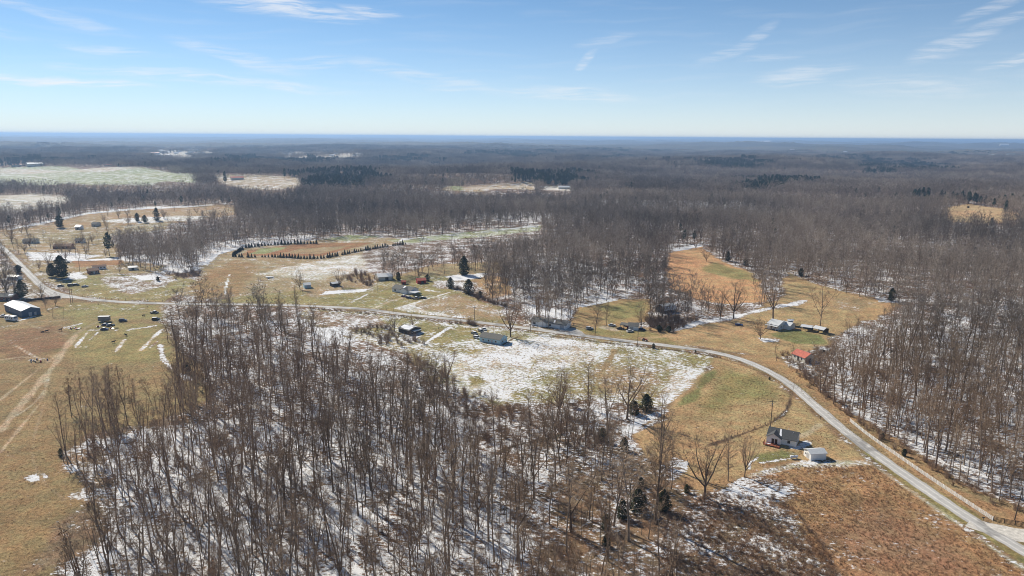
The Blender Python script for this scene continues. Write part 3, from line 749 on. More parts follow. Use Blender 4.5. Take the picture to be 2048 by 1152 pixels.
def bare_tree(seed, H, base=.45, spread=3.4, nprim=26, nsec=6, ntw=9, tl=.9, tw=.035, r0=None, fork=0, open_=False, sides=6, leaf=0, elev=(35, 65), detail=2, lead=(42, 72)):
    rg = np.random.default_rng(seed)
    T, K, Lf = TB(), TB(), TB()
    r0 = r0 or H * .0086
    stems = []
    lean = rg.normal(size=3) * .05; lean[2] = 1
    if open_:
        tp = walk(rg, (0, 0, -.3), lean, H * base, 4, .04, 0); T.tube(tp, [r0 * 1.25, r0 * 1.05, r0, r0 * .93, r0 * .88], sides + 1)
        nl = fork or 5; a0 = rg.uniform(0, 6.28)
        for i in range(nl):
            a = a0 + 6.283 * i / nl + rg.normal() * .3; e = rad(rg.uniform(*lead)) if i else rad(82)
            L = H * (1 - base) * rg.uniform(.82, 1.05) * (.55 + .5 * math.sin(e)) * (1.0 if i else 1.02)
            lp = walk(rg, tp[-1] if i % 2 == 0 else tp[-2], (math.cos(a) * math.cos(e), math.sin(a) * math.cos(e), math.sin(e)), L * .93, 6, .10, .05)
            rs = [r0 * .62 * (1 - k / 6) ** .85 + .025 for k in range(7)]
            T.tube(lp, rs, sides); stems.append((lp, rs, .15, 1.0 / nl))
    else:
        tp = walk(rg, (0, 0, -.3), lean, H * .97, 8, .035, .02)
        rs = [r0 * (1.12 if k == 0 else 1) * (1 - k / 8) ** .75 + .025 for k in range(9)]
        T.tube(tp, rs, sides); stems.append((tp, rs, base, 1.0 if not fork else .6))
        for i in range(fork):
            t = rg.uniform(base * .8, base * 1.15); p, d = at_path(tp, t); a = rg.uniform(0, 6.28)
            lp = walk(rg, p, (math.cos(a) * .42, math.sin(a) * .42, 1), H * (1 - t) * rg.uniform(.8, .97), 5, .06, .08)
            rl = [r0 * .55 * (1 - k / 5) ** .8 + .02 for k in range(6)]
            T.tube(lp, rl, max(4, sides - 1)); stems.append((lp, rl, .25, .4))
    for pts, rs, b0, share in stems:
        n = max(3, int(nprim * share)); az = rg.uniform(0, 6.28)
        for i in range(n):
            t = b0 + (.98 - b0) * (i + rg.uniform(0, 1)) / n
            p, d = at_path(pts, t); az += 2.4 + rg.normal() * .4
            u = (t - b0) / (1 - b0)
            e = rad(rg.uniform(*elev)) + u * .25
            prof = (.55 + .75 * math.sin(min(1, u * 1.25 + .12) * 2.6)) if not open_ else (.75 + .35 * math.sin(u * 3.0))
            L = spread * prof * rg.uniform(.7, 1.2)
            dr = np.array([math.cos(az) * math.cos(e), math.sin(az) * math.cos(e), math.sin(e)])
            bp = walk(rg, p, dr, L, 3, .16, .04)
            br = max(.035, rs[min(len(rs) - 1, int(t * (len(rs) - 1)))] * .45)
            K.tube(bp, [br, br * .7, br * .45, br * .2], 3)
            for j in range(nsec):
                s = rg.uniform(.2, 1.0); q, dd = at_path(bp, s)
                sd = norm(dd + rg.normal(size=3) * .55 + np.array([0, 0, .22])); SL = L * rg.uniform(.28, .5) * (1.15 - .5 * s)
                e2 = q + sd * SL
                if detail >= 2: K.spike(q, e2, br * .35, rg)
                else: K.sliver(q, e2, br * .9, rg)
                for k in range(ntw):
                    w = q + (e2 - q) * rg.uniform(.15, 1.0)
                    td = norm(sd + rg.normal(size=3) * .6 + np.array([0, 0, .15]))
                    K.sliver(w, w + td * tl * rg.uniform(.5, 1.3), tw * rg.uniform(.7, 1.3), rg)
                    if leaf and rg.random() < leaf: Lf.leaf(w + td * tl * rg.uniform(.2, .9), rg.uniform(.10, .22) * (1.6 if detail < 2 else 1), rg)
    return T, K, Lf


def conifer(seed, H, R, n, size, power=.9, base=.04, trunk=True, blunt=0.0, sides=5):
    rg = np.random.default_rng(seed); T, K, Lf = TB(), TB(), TB()
    T.tube(walk(rg, (0, 0, -.2), (0, 0, 1), H * .95, 4, .015, 0), [H * .018, H * .014, H * .010, H * .006, .02], sides)
    lob = [(rg.uniform(0, 6.28), rg.uniform(.1, .9), rg.uniform(.55, 1.5)) for _ in range(34)]
    for i in range(n):
        u = 1 - math.sqrt(rg.random()) if not blunt else rg.random() ** (1.15)
        z = base + (1 - base) * u; a = rg.uniform(0, 6.28)
        prof = (1 - u) ** power if not blunt else math.sqrt(max(0, 1 - (2 * u - 1) ** 2 * .98)) * (1.12 - .62 * u)
        k = 1.0
        for la, lz, lk in lob:
            da = abs((a - la + 3.14159) % 6.28318 - 3.14159)
            if da < .75 and abs(u - lz) < .12: k = lk; break
        rr = R * prof * k * (rg.random() ** .38) + .05
        tier = .5 + .5 * math.sin(z * H * 5.5)
        p = np.array([math.cos(a) * rr, math.sin(a) * rr, z * H - rr * .18 * tier])
        nr = norm(np.array([math.cos(a), math.sin(a), .55]))
        K.leaf(p, size * rg.uniform(.6, 1.4), rg, nr)
    return T, K, Lf


def shrub(seed, H, R, n, tl, tw, leafy=0, lsz=.2):
    rg = np.random.default_rng(seed); T, K, Lf = TB(), TB(), TB()
    for i in range(n):
        a = rg.uniform(0, 6.28); e = rad(rg.uniform(38, 88)); L = H * rg.uniform(.55, 1.1)
        d = np.array([math.cos(a) * math.cos(e), math.sin(a) * math.cos(e), math.sin(e)])
        p0 = np.array([rg.normal() * R * .25, rg.normal() * R * .25, -.05])
        pts = walk(rg, p0, d, L, 3, .15, .08)
        T.tube(pts, [.03, .022, .014, .006], 3)
        for k in range(9):
            q, dd = at_path(pts, rg.uniform(.25, 1)); td = norm(dd + rg.normal(size=3) * .55)
            K.sliver(q, q + td * tl * rg.uniform(.5, 1.3), tw, rg)
            if leafy and rg.random() < leafy: Lf.leaf(q + td * tl * .6, lsz * rg.uniform(.6, 1.4), rg)
    return T, K, Lf


PROTO = {}       # name -> dict(trunk mesh, crown mesh, joined object, height)


def register(name, TKL, H, mt, mk, ml=None):
    T, K, Lf = TKL
    kv = list(K.v); kf = list(K.f); nk = len(K.f); b = len(kv)
    kv += Lf.v; kf += [tuple(i + b for i in f) for f in Lf.f]
    tm = bpy.data.meshes.new(name + '_trunk'); tm.from_pydata([tuple(v) for v in T.v], [], T.f); tm.materials.append(mt)
    tm.polygons.foreach_set('use_smooth', [True] * len(tm.polygons))
    cm = bpy.data.meshes.new(name + '_crown'); cm.from_pydata([tuple(v) for v in kv], [], kf)
    cm.materials.append(mk); cm.materials.append(ml or mk)
    cm.polygons.foreach_set('material_index', [0] * nk + [1] * (len(kf) - nk))
    jm = bpy.data.meshes.new(name + '_whole'); b = len(T.v)
    jm.from_pydata([tuple(v) for v in T.v] + [tuple(v) for v in kv], [], list(T.f) + [tuple(i + b for i in f) for f in kf])
    for m in (mt, mk, ml or mk): jm.materials.append(m)
    jm.polygons.foreach_set('material_index', [0] * len(T.f) + [1] * nk + [2] * (len(kf) - nk))
    for x in (tm, cm, jm): x.update()
    PROTO[name] = dict(trunk=tm, crown=cm, whole=bpy.data.objects.new(name, jm), H=H)


NEAR = []
for i in range(11):
    H = [24, 22.5, 25.5, 20, 23.5, 26, 18, 21, 23, 19, 24.5][i]
    nm = f'wood_tree_{i}'; NEAR.append(nm)
    if i < 7:
        tk = bare_tree(100 + i, H, base=[.5, .42, .55, .36, .48, .52, .33][i], spread=[2.5, 3.1, 2.3, 3.6, 2.7, 2.9, 3.3][i], nprim=[22, 26, 20, 26, 22, 24, 24][i], nsec=6, ntw=7,
                       fork=[0, 1, 0, 2, 1, 0, 1][i], tl=.95, tw=.035, elev=(22, 58))
    else:
        tk = bare_tree(100 + i, H, base=[.42, .36, .30, .48][i - 7], spread=[2.6, 2.8, 2.6, 2.3][i - 7], nprim=36, nsec=6, ntw=9, tl=.95, tw=.036, fork=[3, 4, 4, 3][i - 7], open_=True, r0=H * .0105, elev=(8, 58), lead=(56, 78))
    register(nm, tk, H, M_BARK, M_TWIG)
SAP = []
for i in range(4):
    H = [11, 13.5, 8.5, 15][i]; nm = f'sapling_{i}'; SAP.append(nm)
    register(nm, bare_tree(150 + i, H, base=.3, spread=1.7, nprim=15, nsec=4, ntw=7, tl=.75, tw=.03, r0=.085), H, M_BARK, M_TWIG)
RUSTY = []
for i in range(2):
    nm = f'rust_tree_{i}'; RUSTY.append(nm)
    register(nm, bare_tree(170 + i, 11 + 3 * i, base=.25, spread=2.4, nprim=20, nsec=5, ntw=7, tl=.8, tw=.03, r0=.11, leaf=.55), 11 + 3 * i, M_BARK, M_TWIG, M_RUST)
OPEN = []
for i in range(5):
    H = [17, 15, 19, 13, 16][i]; nm = f'open_tree_{i}'; OPEN.append(nm)
    register(nm, bare_tree(200 + i, H, base=[.25, .2, .3, .18, .24][i], spread=[3.2, 3.0, 3.0, 2.6, 2.9][i], nprim=46, nsec=7, ntw=8, tl=.9, tw=.036, fork=[6, 7, 5, 6, 5][i], open_=True, r0=H * .017, elev=(15, 60)), H, M_BARK, M_TWIG)
for i in range(2):       # tall, full-length crowned yard trees
    H = 18; nm = f'tall_tree_{i}'; OPEN.append(nm)
    register(nm, bare_tree(220 + i, H, base=.22, spread=3.4, nprim=40, nsec=6, ntw=8, tl=.9, tw=.036, r0=.24, elev=(25, 55)), H, M_BARK, M_TWIG)
MID = []
for i in range(7):
    H = [22, 20, 24, 21, 17, 19, 23][i]; nm = f'mid_tree_{i}'; MID.append(nm)
    if i < 3: tk = bare_tree(300 + i, H, base=.28, spread=4.3, nprim=18, nsec=4, ntw=7, tl=1.6, tw=.085, r0=.17, sides=4, fork=i % 2, detail=1)
    else: tk = bare_tree(300 + i, H, base=[.26, .2, .22, .3][i - 3], spread=4.0, nprim=24, nsec=4, ntw=8, tl=1.5, tw=.085, r0=.19, sides=4, fork=[3, 4, 5, 3][i - 3], open_=True, elev=(15, 60), detail=1)
    register(nm, tk, H, M_BARK, M_TWIG_G)
FAR = []
for i in range(5):
    H = [21, 18, 23, 20, 16][i]; nm = f'far_tree_{i}'; FAR.append(nm)
    register(nm, bare_tree(330 + i, H, base=.2, spread=4.6, nprim=14, nsec=3, ntw=6, tl=2.0, tw=.24, r0=.2, sides=3, fork=4, open_=True, elev=(10, 60), detail=1), H, M_BARK, M_TWIG_G)
CLUMP = []
for i in range(4):
    rg = np.random.default_rng(360 + i); A, B, D = TB(), TB(), TB()
    for k in range(24):
        T, K, _ = bare_tree(400 + 30 * i + k, rg.uniform(14, 24), base=.25, spread=4.6, nprim=9, nsec=2, ntw=4, tl=2.8, tw=.5, r0=.35, sides=3, fork=3, open_=True, elev=(10, 60), detail=1)
        off = np.array([rg.uniform(-26, 26), rg.uniform(-26, 26), 0])
        for S, src in ((A, T), (B, K)):
            b = len(S.v); S.v += [v + off for v in src.v]; S.f += [tuple(q + b for q in f) for f in src.f]
    nm = f'wood_clump_{i}'; CLUMP.append(nm); register(nm, (A, B, D), 22, M_BARK, M_TWIG_G)
CEDAR = []
for i in range(3):
    nm = f'cedar_{i}'; CEDAR.append(nm)
    register(nm, conifer(500 + i, 8, [2.1, 2.6, 1.8][i], 2200, .25, base=.02, blunt=1), 8, M_BARK, M_CEDAR)
PINE = []
for i in range(3):
    nm = f'pine_{i}'; PINE.append(nm)
    register(nm, conifer(520 + i, 18, 3.8, 520, .72, base=.34, blunt=1), 18, M_BARK, M_PINE)
SPR = []
for i in range(3):
    nm = f'spruce_{i}'; SPR.append(nm)
    register(nm, conifer(540 + i, 5, 1.55, 900, .24, power=.95), 5, M_BARK, M_SPRUCE)
BROAD = []
for i in range(2):
    nm = f'broad_evergreen_{i}'; BROAD.append(nm)
    register(nm, conifer(560 + i, 10, 3.9, 4200, .30, base=.06, blunt=1), 10, M_BARK, M_CEDAR)
SHRUB = []
for i in range(3):
    nm = f'shrub_{i}'; SHRUB.append(nm)
    register(nm, shrub(580 + i, 2.6, 1.2, 34, .8, .035), 2.6, M_BRUSH, M_BRUSH)
TUFT = []
for i in range(3):
    rg = np.random.default_rng(600 + i); A, B, D = TB(), TB(), TB()
    for k in range(26):
        a = rg.uniform(0, 6.28); p = np.array([rg.normal() * .28, rg.normal() * .28, 0]); e = rad(rg.uniform(40, 90)); L = rg.uniform(.35, .95)
        B.sliver(p, p + L * np.array([math.cos(a) * math.cos(e), math.sin(a) * math.cos(e), math.sin(e)]), rg.uniform(.05, .10), rg)
    A.tube([np.array([0, 0, 0]), np.array([0, 0, .4])], [.02, .004], 3)
    nm = f'weed_{i}'; TUFT.append(nm); register(nm, (A, B, D), .9, M_WEED, M_WEED)


# ------------------------------------------------------------------ where the woods stand
SPARSE = ((285, 303), (530, 308))


def clear_mask(x, y, z, h, pts=tuple((0, q) for q in (.02, .15, .3, .42, .54, .66, .78, .9, 1.0))):
    bad = np.zeros(x.shape, bool)
    for _, t in pts:
        px, py, w = project(x, y, z + h * t)
        for poly in CLEAR:
            P = np.array(poly); sel = (px > P[:, 0].min()) & (px < P[:, 0].max()) & (py > P[:, 1].min()) & (py < P[:, 1].max()) & ~bad
            if sel.any():
                i = np.nonzero(sel)[0]; hit = inside(px[i], py[i], poly)
                if poly[0] in SPARSE: hit &= (np.sin(x[i] * 12.9898 + y[i] * 78.233) * 43758.5453) % 1.0 > .1
                bad[i] = hit
    return bad


RD_TREE = ROAD_S[::3]


def near_road(x, y, d):
    m = np.zeros(x.shape, bool)
    i = np.nonzero(np.hypot(x, y) < 900)[0]
    for a in range(0, len(i), 4000):
        j = i[a:a + 4000]
        m[j] = (np.hypot(x[j, None] - RD_TREE[None, :, 0], y[j, None] - RD_TREE[None, :, 1]).min(1) < d)
    return m


def jitter_grid(r0, r1, sp, rng, half=44):
    n = int(r1 / sp) + 2
    gx, gy = np.meshgrid(np.arange(-n, n + 1) * sp, np.arange(0, n + 1) * sp)
    x = (gx + rng.uniform(-.5, .5, gx.shape) * sp).ravel(); y = (gy + rng.uniform(-.5, .5, gy.shape) * sp).ravel()
    r = np.hypot(x, y); a = np.degrees(np.arctan2(x, y))
    k = (r >= r0) & (r < r1) & (np.abs(a) < half)
    return x[k], y[k]


PINE_AREAS = [[(590, 365), (620, 350), (700, 346), (770, 349), (775, 362), (720, 380), (600, 382)], [(1000, 362), (1010, 349), (1100, 346), (1185, 350), (1180, 372), (1060, 372)],
              [(1478, 378), (1485, 366), (1540, 362), (1605, 366), (1605, 378), (1500, 383)], [(1350, 334), (1400, 322), (1540, 322), (1565, 332), (1450, 337)],
              [(1725, 343), (1740, 327), (1890, 324), (1900, 338), (1850, 348)], [(930, 312), (1000, 304), (1100, 305), (1100, 316), (1000, 318)], [(720, 322), (830, 318), (900, 322), (800, 330)],
              [(1640, 322), (1700, 313), (1740, 318), (1700, 328)], [(430, 326), (480, 316), (520, 318), (500, 330)], [(1880, 312), (1960, 306), (1960, 312)], [(1150, 318), (1240, 312), (1240, 322)],
              [(470, 322), (600, 318), (700, 316), (700, 324), (560, 330)], [(0, 322), (90, 317), (180, 320), (120, 328), (0, 330)], [(1180, 300), (1330, 297), (1330, 303), (1200, 306)],
              [(1580, 298), (1700, 294), (1700, 299), (1600, 303)], [(1860, 410), (1890, 398), (1900, 412)], [(1900, 402), (2030, 405), (2030, 412), (1990, 410)]]
PINE_W = [[tuple(G(*p)) for p in a] for a in PINE_AREAS]

rng = np.random.default_rng(11)
pts_all = []      # x, y, z, variant name index, scale, tier
bare, pines = [], []


def in_pine(x, y):
    m = np.zeros(x.shape, bool)
    k = np.hypot(x, y) * .016
    xx = x + k * np.sin(y * .021 + 1.1) + k * .7 * np.sin(x * .043); yy = y + 2 * k * np.sin(x * .017) + k * np.sin(y * .039 + .5)
    for P in PINE_W: m |= inside(xx, yy, P)
    return m & ((np.sin(x * 91.7 + y * 37.3) * 43758.5) % 1.0 > .18)


SCRUB_W = [tuple(G(*p)) for p in [(1290, 1160), (1330, 1040), (1420, 985), (1575, 1000), (1660, 1110), (1740, 1220), (1500, 1300)]]
STRIP_W = [tuple(G(*p)) for p in [(320, 620), (640, 625), (720, 680), (640, 730), (420, 720), (340, 690)]]
THIN_W = [tuple(G(*p)) for p in [(1080, 1200), (1120, 960), (1280, 880), (1330, 950), (1440, 985), (1330, 1040), (1290, 1200)]]
for tier, (r0, r1, sp, names) in enumerate(((120, 430, 4.7, None), (430, 1250, 7.0, MID), (1250, 3000, 9.5, FAR), (3000, 6600, 34, CLUMP))):
    x, y = jitter_grid(r0, r1, sp, rng)
    z = terrain(x, y)
    n = len(x)
    if tier == 0:
        sap = rng.random(n) < .45
        h = np.where(sap, 12, 23) * rng.uniform(.85, 1.12, n)
    else:
        sap = np.zeros(n, bool); h = 22 * rng.uniform(.82, 1.12, n)
    keep = ~clear_mask(x, y, z, h) & ~near_road(x, y, 6.0)
    if tier == 0:
        thin = inside(x, y, THIN_W); keep &= ~(thin & (rng.random(n) < .45)); keep &= ~(thin & ~sap & (rng.random(n) < .45))
        keep &= ~(inside(x, y, SCRUB_W))
    if tier < 2: keep &= ~(inside(x, y, STRIP_W) & (rng.random(n) < .45))
    # natural thin places
    dens = .5 + .5 * np.sin(x * .021 + 1.7 * np.sin(y * .017)) * np.sin(y * .026 + 1.3 * np.sin(x * .013))
    d2 = .5 + .5 * np.sin(x * .047 + 2.1 * np.sin(y * .031)) * np.sin(y * .052 + 1.9 * np.sin(x * .037))
    keep &= rng.random(n) < ((.80 + .2 * dens) if tier == 0 else (.42 + .3 * dens + .4 * d2))
    pin = in_pine(x, y) & (tier > 0)
    stray = (rng.random(n) < ((.012, .012, .05)[tier - 1] if tier else .0))
    stray &= np.hypot(x, y) > 760
    for i in np.nonzero(keep)[0]:
        s = rng.uniform(.66, 1.18)
        if tier and (pin[i] or stray[i]):
            if tier < 3:
                pines.append((x[i], y[i], z[i], PINE[rng.integers(3)], s * (1.0 if pin[i] else .75)))
            else:
                for _ in range(9 if pin[i] else 1):
                    xx, yy = x[i] + rng.uniform(-17, 17), y[i] + rng.uniform(-17, 17); pines.append((xx, yy, z[i], PINE[rng.integers(3)], s * 1.1))
                if not pin[i]: bare.append((x[i], y[i], z[i], CLUMP[rng.integers(4)], s, tier))
            continue
        if tier == 0:
            if sap[i]: nm = RUSTY[rng.integers(2)] if rng.random() < .24 else SAP[rng.integers(4)]
            else: nm = NEAR[rng.integers(11)]
        else: nm = names[rng.integers(len(names))]
        bare.append((x[i], y[i], z[i], nm, s, tier))


# ------------------------------------------------------------------ individual trees
def place_tree(name, proto, loc, s, rz, label, cat='tree', group=None, sz=None, tilt=0.0):
    o = thing(name, label, cat, loc, rz, group); o.scale = (s, s, sz or s)
    if tilt: o.rotation_euler = (tilt, 0, rz)
    for part in ('trunk', 'crown'):
        c = bpy.data.objects.new(part, PROTO[proto][part]); C.objects.link(c); c.parent = o
    return o


# the largest in view become trees of their own
px, py, w = project(np.array([b[0] for b in bare]), np.array([b[1] for b in bare]), np.array([b[2] for b in bare]) + 4)
hh = np.array([PROTO[b[3]]['H'] * b[4] for b in bare])
size = hh / w
vis = (px > 8) & (px < 2040) & (py < 1150) & (w > 0) & (hh > 15)
order = np.argsort(-np.where(vis, size, 0))
N_OWN = 230
own = set(int(i) for i in order[:N_OWN])
rest = [b for i, b in enumerate(bare) if i not in own]
for i in order[:N_OWN]:
    x, y, z, nm, s, _ = bare[int(i)]
    if px[i] < 1080:
        row = 'in the nearest rows' if py[i] > 1060 else ('in the middle rows' if py[i] > 960 else 'in the back rows')
        col = 'left' if px[i] < 360 else ('middle' if px[i] < 720 else 'right')
        lb = f'slender bare tree {row} of the snowy foreground wood, {col} part'; gr = f'bare trees {row} of the foreground wood, {col} part'
    elif px[i] < 1560:
        lb, gr = 'slender bare tree in the thin brown wood at the bottom middle', 'bare trees of the thin wood at the bottom middle'
    else:
        lb, gr = 'slender bare tree in the snowy wood behind the white board fence', 'bare trees of the wood behind the white fence'
    place_tree('bare_tree', nm, (x, y, z), s, rng.uniform(0, 6.28), lb, 'tree', gr)


def scatter(name, pts, label, cat):
    names = sorted(set(p[3] for p in pts)); idx = {n: i for i, n in enumerate(names)}
    me = bpy.data.meshes.new(name); me.vertices.add(len(pts))
    me.vertices.foreach_set('co', np.array([p[:3] for p in pts], np.float32).ravel())
    rg = np.random.default_rng(len(pts))
    a = me.attributes.new('variant', 'INT', 'POINT'); a.data.foreach_set('value', np.array([idx[p[3]] for p in pts], np.int32))
    a = me.attributes.new('size', 'FLOAT', 'POINT'); a.data.foreach_set('value', np.array([p[4] for p in pts], np.float32))
    a = me.attributes.new('turn', 'FLOAT_VECTOR', 'POINT'); t = rg.normal(0, .035, (len(pts), 3)).astype(np.float32); t[:, 2] = rg.uniform(0, 6.283, len(pts)); a.data.foreach_set('vector', t.ravel())
    o = bpy.data.objects.new(name, me); C.objects.link(o)
    ng = bpy.data.node_groups.new(name + '_scatter', 'GeometryNodeTree')
    ng.interface.new_socket('Geometry', in_out='INPUT', socket_type='NodeSocketGeometry')
    ng.interface.new_socket('Geometry', in_out='OUTPUT', socket_type='NodeSocketGeometry')
    N, L = ng.nodes, ng.links
    gi = N.new('NodeGroupInput'); go = N.new('NodeGroupOutput'); jn = N.new('GeometryNodeJoinGeometry')
    L.new(jn.outputs[0], go.inputs[0])

    def attr(nm, ty):
        q = N.new('GeometryNodeInputNamedAttribute'); q.data_type = ty; q.inputs['Name'].default_value = nm; return q.outputs[0]
    va, sa, ta = attr('variant', 'INT'), attr('size', 'FLOAT'), attr('turn', 'FLOAT_VECTOR')
    for nm, i in idx.items():
        cp = N.new('FunctionNodeCompare'); cp.data_type = 'INT'; cp.operation = 'EQUAL'
        ins = [s for s in cp.inputs if s.type == 'INT']; L.new(va, ins[0]); ins[1].default_value = i
        oi = N.new('GeometryNodeObjectInfo'); oi.inputs['Object'].default_value = PROTO[nm]['whole']; oi.inputs['As Instance'].default_value = True
        ip = N.new('GeometryNodeInstanceOnPoints')
        L.new(gi.outputs[0], ip.inputs['Points']); L.new(cp.outputs[0], ip.inputs['Selection']); L.new(oi.outputs['Geometry'], ip.inputs['Instance'])
        L.new(ta, ip.inputs['Rotation']); L.new(sa, ip.inputs['Scale']); L.new(ip.outputs[0], jn.inputs[0])
    md = o.modifiers.new('scatter', 'NODES'); md.node_group = ng
    tag(o, label, cat, None, 'stuff')
    return o


scatter('bare_woodland', rest, 'leafless grey brown woodland covering the plain to the horizon', 'woodland')
scatter('pine_woodland', pines, 'dark green pine stands scattered through the leafless woods', 'pine wood')
print('TREES own', N_OWN, 'bare', len(rest), 'pines', len(pines))


# ================================================================== buildings
WHITE = flat_mat('white_siding', (.82, .82, .80), .6, .3, .06)
CREAM = flat_mat('cream_siding', (.62, .59, .50), .7, .25, .08)
PBLUE = flat_mat('pale_blue_siding', (.40, .58, .64), .65, .3, .07)
BRICK = flat_mat('brown_brick', (.24, .115, .075), .85, .2, .2, 2.0)
TRIM = flat_mat('white_trim', (.78, .78, .77), .5, .3, .04)
R_DARK = flat_mat('dark_shingles', (.085, .088, .09), .9, .15, .2, 1.5)
R_GREY = flat_mat('grey_shingles', (.17, .165, .15), .9, .15, .18, 1.5)
R_BROWN = flat_mat('brown_shingles', (.26, .17, .125), .9, .15, .18, 1.5)
R_TIN = flat_mat('pale_tin', (.62, .63, .63), .42, .5, .08)
R_RED = flat_mat('red_tin', (.46, .12, .075), .55, .3, .28, .7)
R_RUST = flat_mat('rusty_tin', (.42, .19, .13), .7, .3, .3, .8)
D_BLUE = flat_mat('slate_blue_metal', (.075, .125, .19), .5, .4, .08)
D_WOOD = flat_mat('dark_weathered_wood', (.10, .085, .075), .9, .15, .25)
RED_W = flat_mat('red_painted_wood', (.32, .045, .035), .8, .2, .2)
DECK = flat_mat('red_stained_deck', (.30, .10, .055), .8, .2, .2)
GLASS = flat_mat('dark_window_glass', (.025, .03, .035), .15, .6, .1)
DOOR_D = flat_mat('dark_door', (.05, .045, .045), .5, .3, .1)
GRAY_D = flat_mat('grey_door', (.45, .45, .45), .5, .3, .1)
CONC = flat_mat('concrete_block', (.36, .35, .33), .9, .15, .15)
SNOW = flat_mat('old_snow', (.82, .83, .85), .7, .2, .04)
POLE_W = flat_mat('pole_timber', (.11, .085, .065), .9, .15, .25)
POST_W = flat_mat('grey_post', (.16, .135, .11), .9, .15, .25)
FENCE_W = flat_mat('white_board', (.82, .82, .80), .6, .25, .10)
FENCE_B = flat_mat('black_board', (.022, .020, .020), .7, .25, .2)
STEEL = flat_mat('dull_steel', (.30, .30, .30), .45, .5, .1, 1.3, .6)
WIRE = flat_mat('wire', (.16, .16, .16), .5, .4, .05)
TYRE = flat_mat('tyre_rubber', (.018, .018, .019), .85, .2, .1)
RIM = flat_mat('wheel_rim', (.42, .42, .42), .4, .5, .08, 3, .5)


def lot(pl, pr, depth):
    """stand a plan on the ground: front left and front right corner as seen, depth going back"""
    a = G(*pl); b = G(*pr); v = b - a; L = float(np.hypot(*v)); h = math.atan2(v[1], v[0])
    c = (a + b) * .5 + np.array([-v[1], v[0]]) / L * depth * .5
    return (float(c[0]), float(c[1]), float(terrain(*c))), h, L


def gable(t, L, W, hw, rise, wm, rm, x=0., y=0., turn=False, oh=.45, og=.35, th=.14, wall='wall', roof='roof', z0=-.4, open_front=False):
    """walls with gable ends (ridge along x, or along y when turned) and a roof slab; returns both"""
    P = (lambda a, b: [(p, q) for p, q in zip(a, b)])
    half = W / 2
    prof = [(-half, z0), (half, z0), (half, hw), (0, hw + rise), (-half, hw)]
    sl = rise / half
    ze = hw - oh * sl + .03; zr = hw + rise + .03
    rp = [(-half - oh, ze), (0, zr), (half + oh, ze), (half + oh, ze + th), (0, zr + th), (-half - oh, ze + th)]
    ax = 'y' if turn else 'x'; c = x if turn else y; d = y if turn else x
    w = MB().prism([(a + c, z) for a, z in prof], d - L / 2, d + L / 2, ax)
    r = MB().prism([(a + c, z) for a, z in rp], d - L / 2 - og, d + L / 2 + og, ax)
    return w.build(wall, wm, t), r.build(roof, rm, t)


def roof_patch(t, pts, W, hw, rise, side=-1, lift=.22, mat=None):
    """snow left on a roof slope; pts are (x, distance down from the ridge)"""
    sl = rise / (W / 2); v = []
    for dz in (0, .06):
        for x, s in pts: v.append((x, side * s, hw + rise - s * sl + lift + dz))
    n = len(pts)
    f = [tuple(range(n, 2 * n)), tuple(reversed(range(n)))] + [(i, (i + 1) % n, n + (i + 1) % n, n + i) for i in range(n)]
    return mesh_obj('roof_snow', v, f, mat or SNOW, t)


def opening(t, side, u, z, w, h, L, W, kind='window', fm=None, x=0., y=0.):
    """a framed window or a door set into a wall; side f, b, l, r"""
    fm = fm or TRIM

    def box(mb, u0, u1, z0, z1, d0, d1):
        if side == 'f': mb.box(x + u0, x + u1, y - W / 2 - d1, y - W / 2 + .01 - d0, z0, z1)
        if side == 'b': mb.box(x + u0, x + u1, y + W / 2 - .01 + d0, y + W / 2 + d1, z0, z1)
        if side == 'l': mb.box(x - L / 2 - d1, x - L / 2 + .01 - d0, y + u0, y + u1, z0, z1)
        if side == 'r': mb.box(x + L / 2 - .01 + d0, x + L / 2 + d1, y + u0, y + u1, z0, z1)
        return mb
    b = .09
    m = MB()
    box(m, u - w / 2 - b, u + w / 2 + b, z + h, z + h + b, 0, .05); box(m, u - w / 2 - b, u + w / 2 + b, z - b, z, 0, .07)
    box(m, u - w / 2 - b, u - w / 2, z, z + h, 0, .05); box(m, u + w / 2, u + w / 2 + b, z, z + h, 0, .05)
    o = m.build(kind, fm, t)
    if kind == 'window':
        box(MB(), u - w / 2, u + w / 2, z, z + h, 0, .025).build('pane', GLASS, o)
    else:
        q = box(MB(), u - w / 2, u + w / 2, z, z + h, 0, .03).build('door_leaf', fm if fm in (GRAY_D, DOOR_D) else DOOR_D, o)
    return o


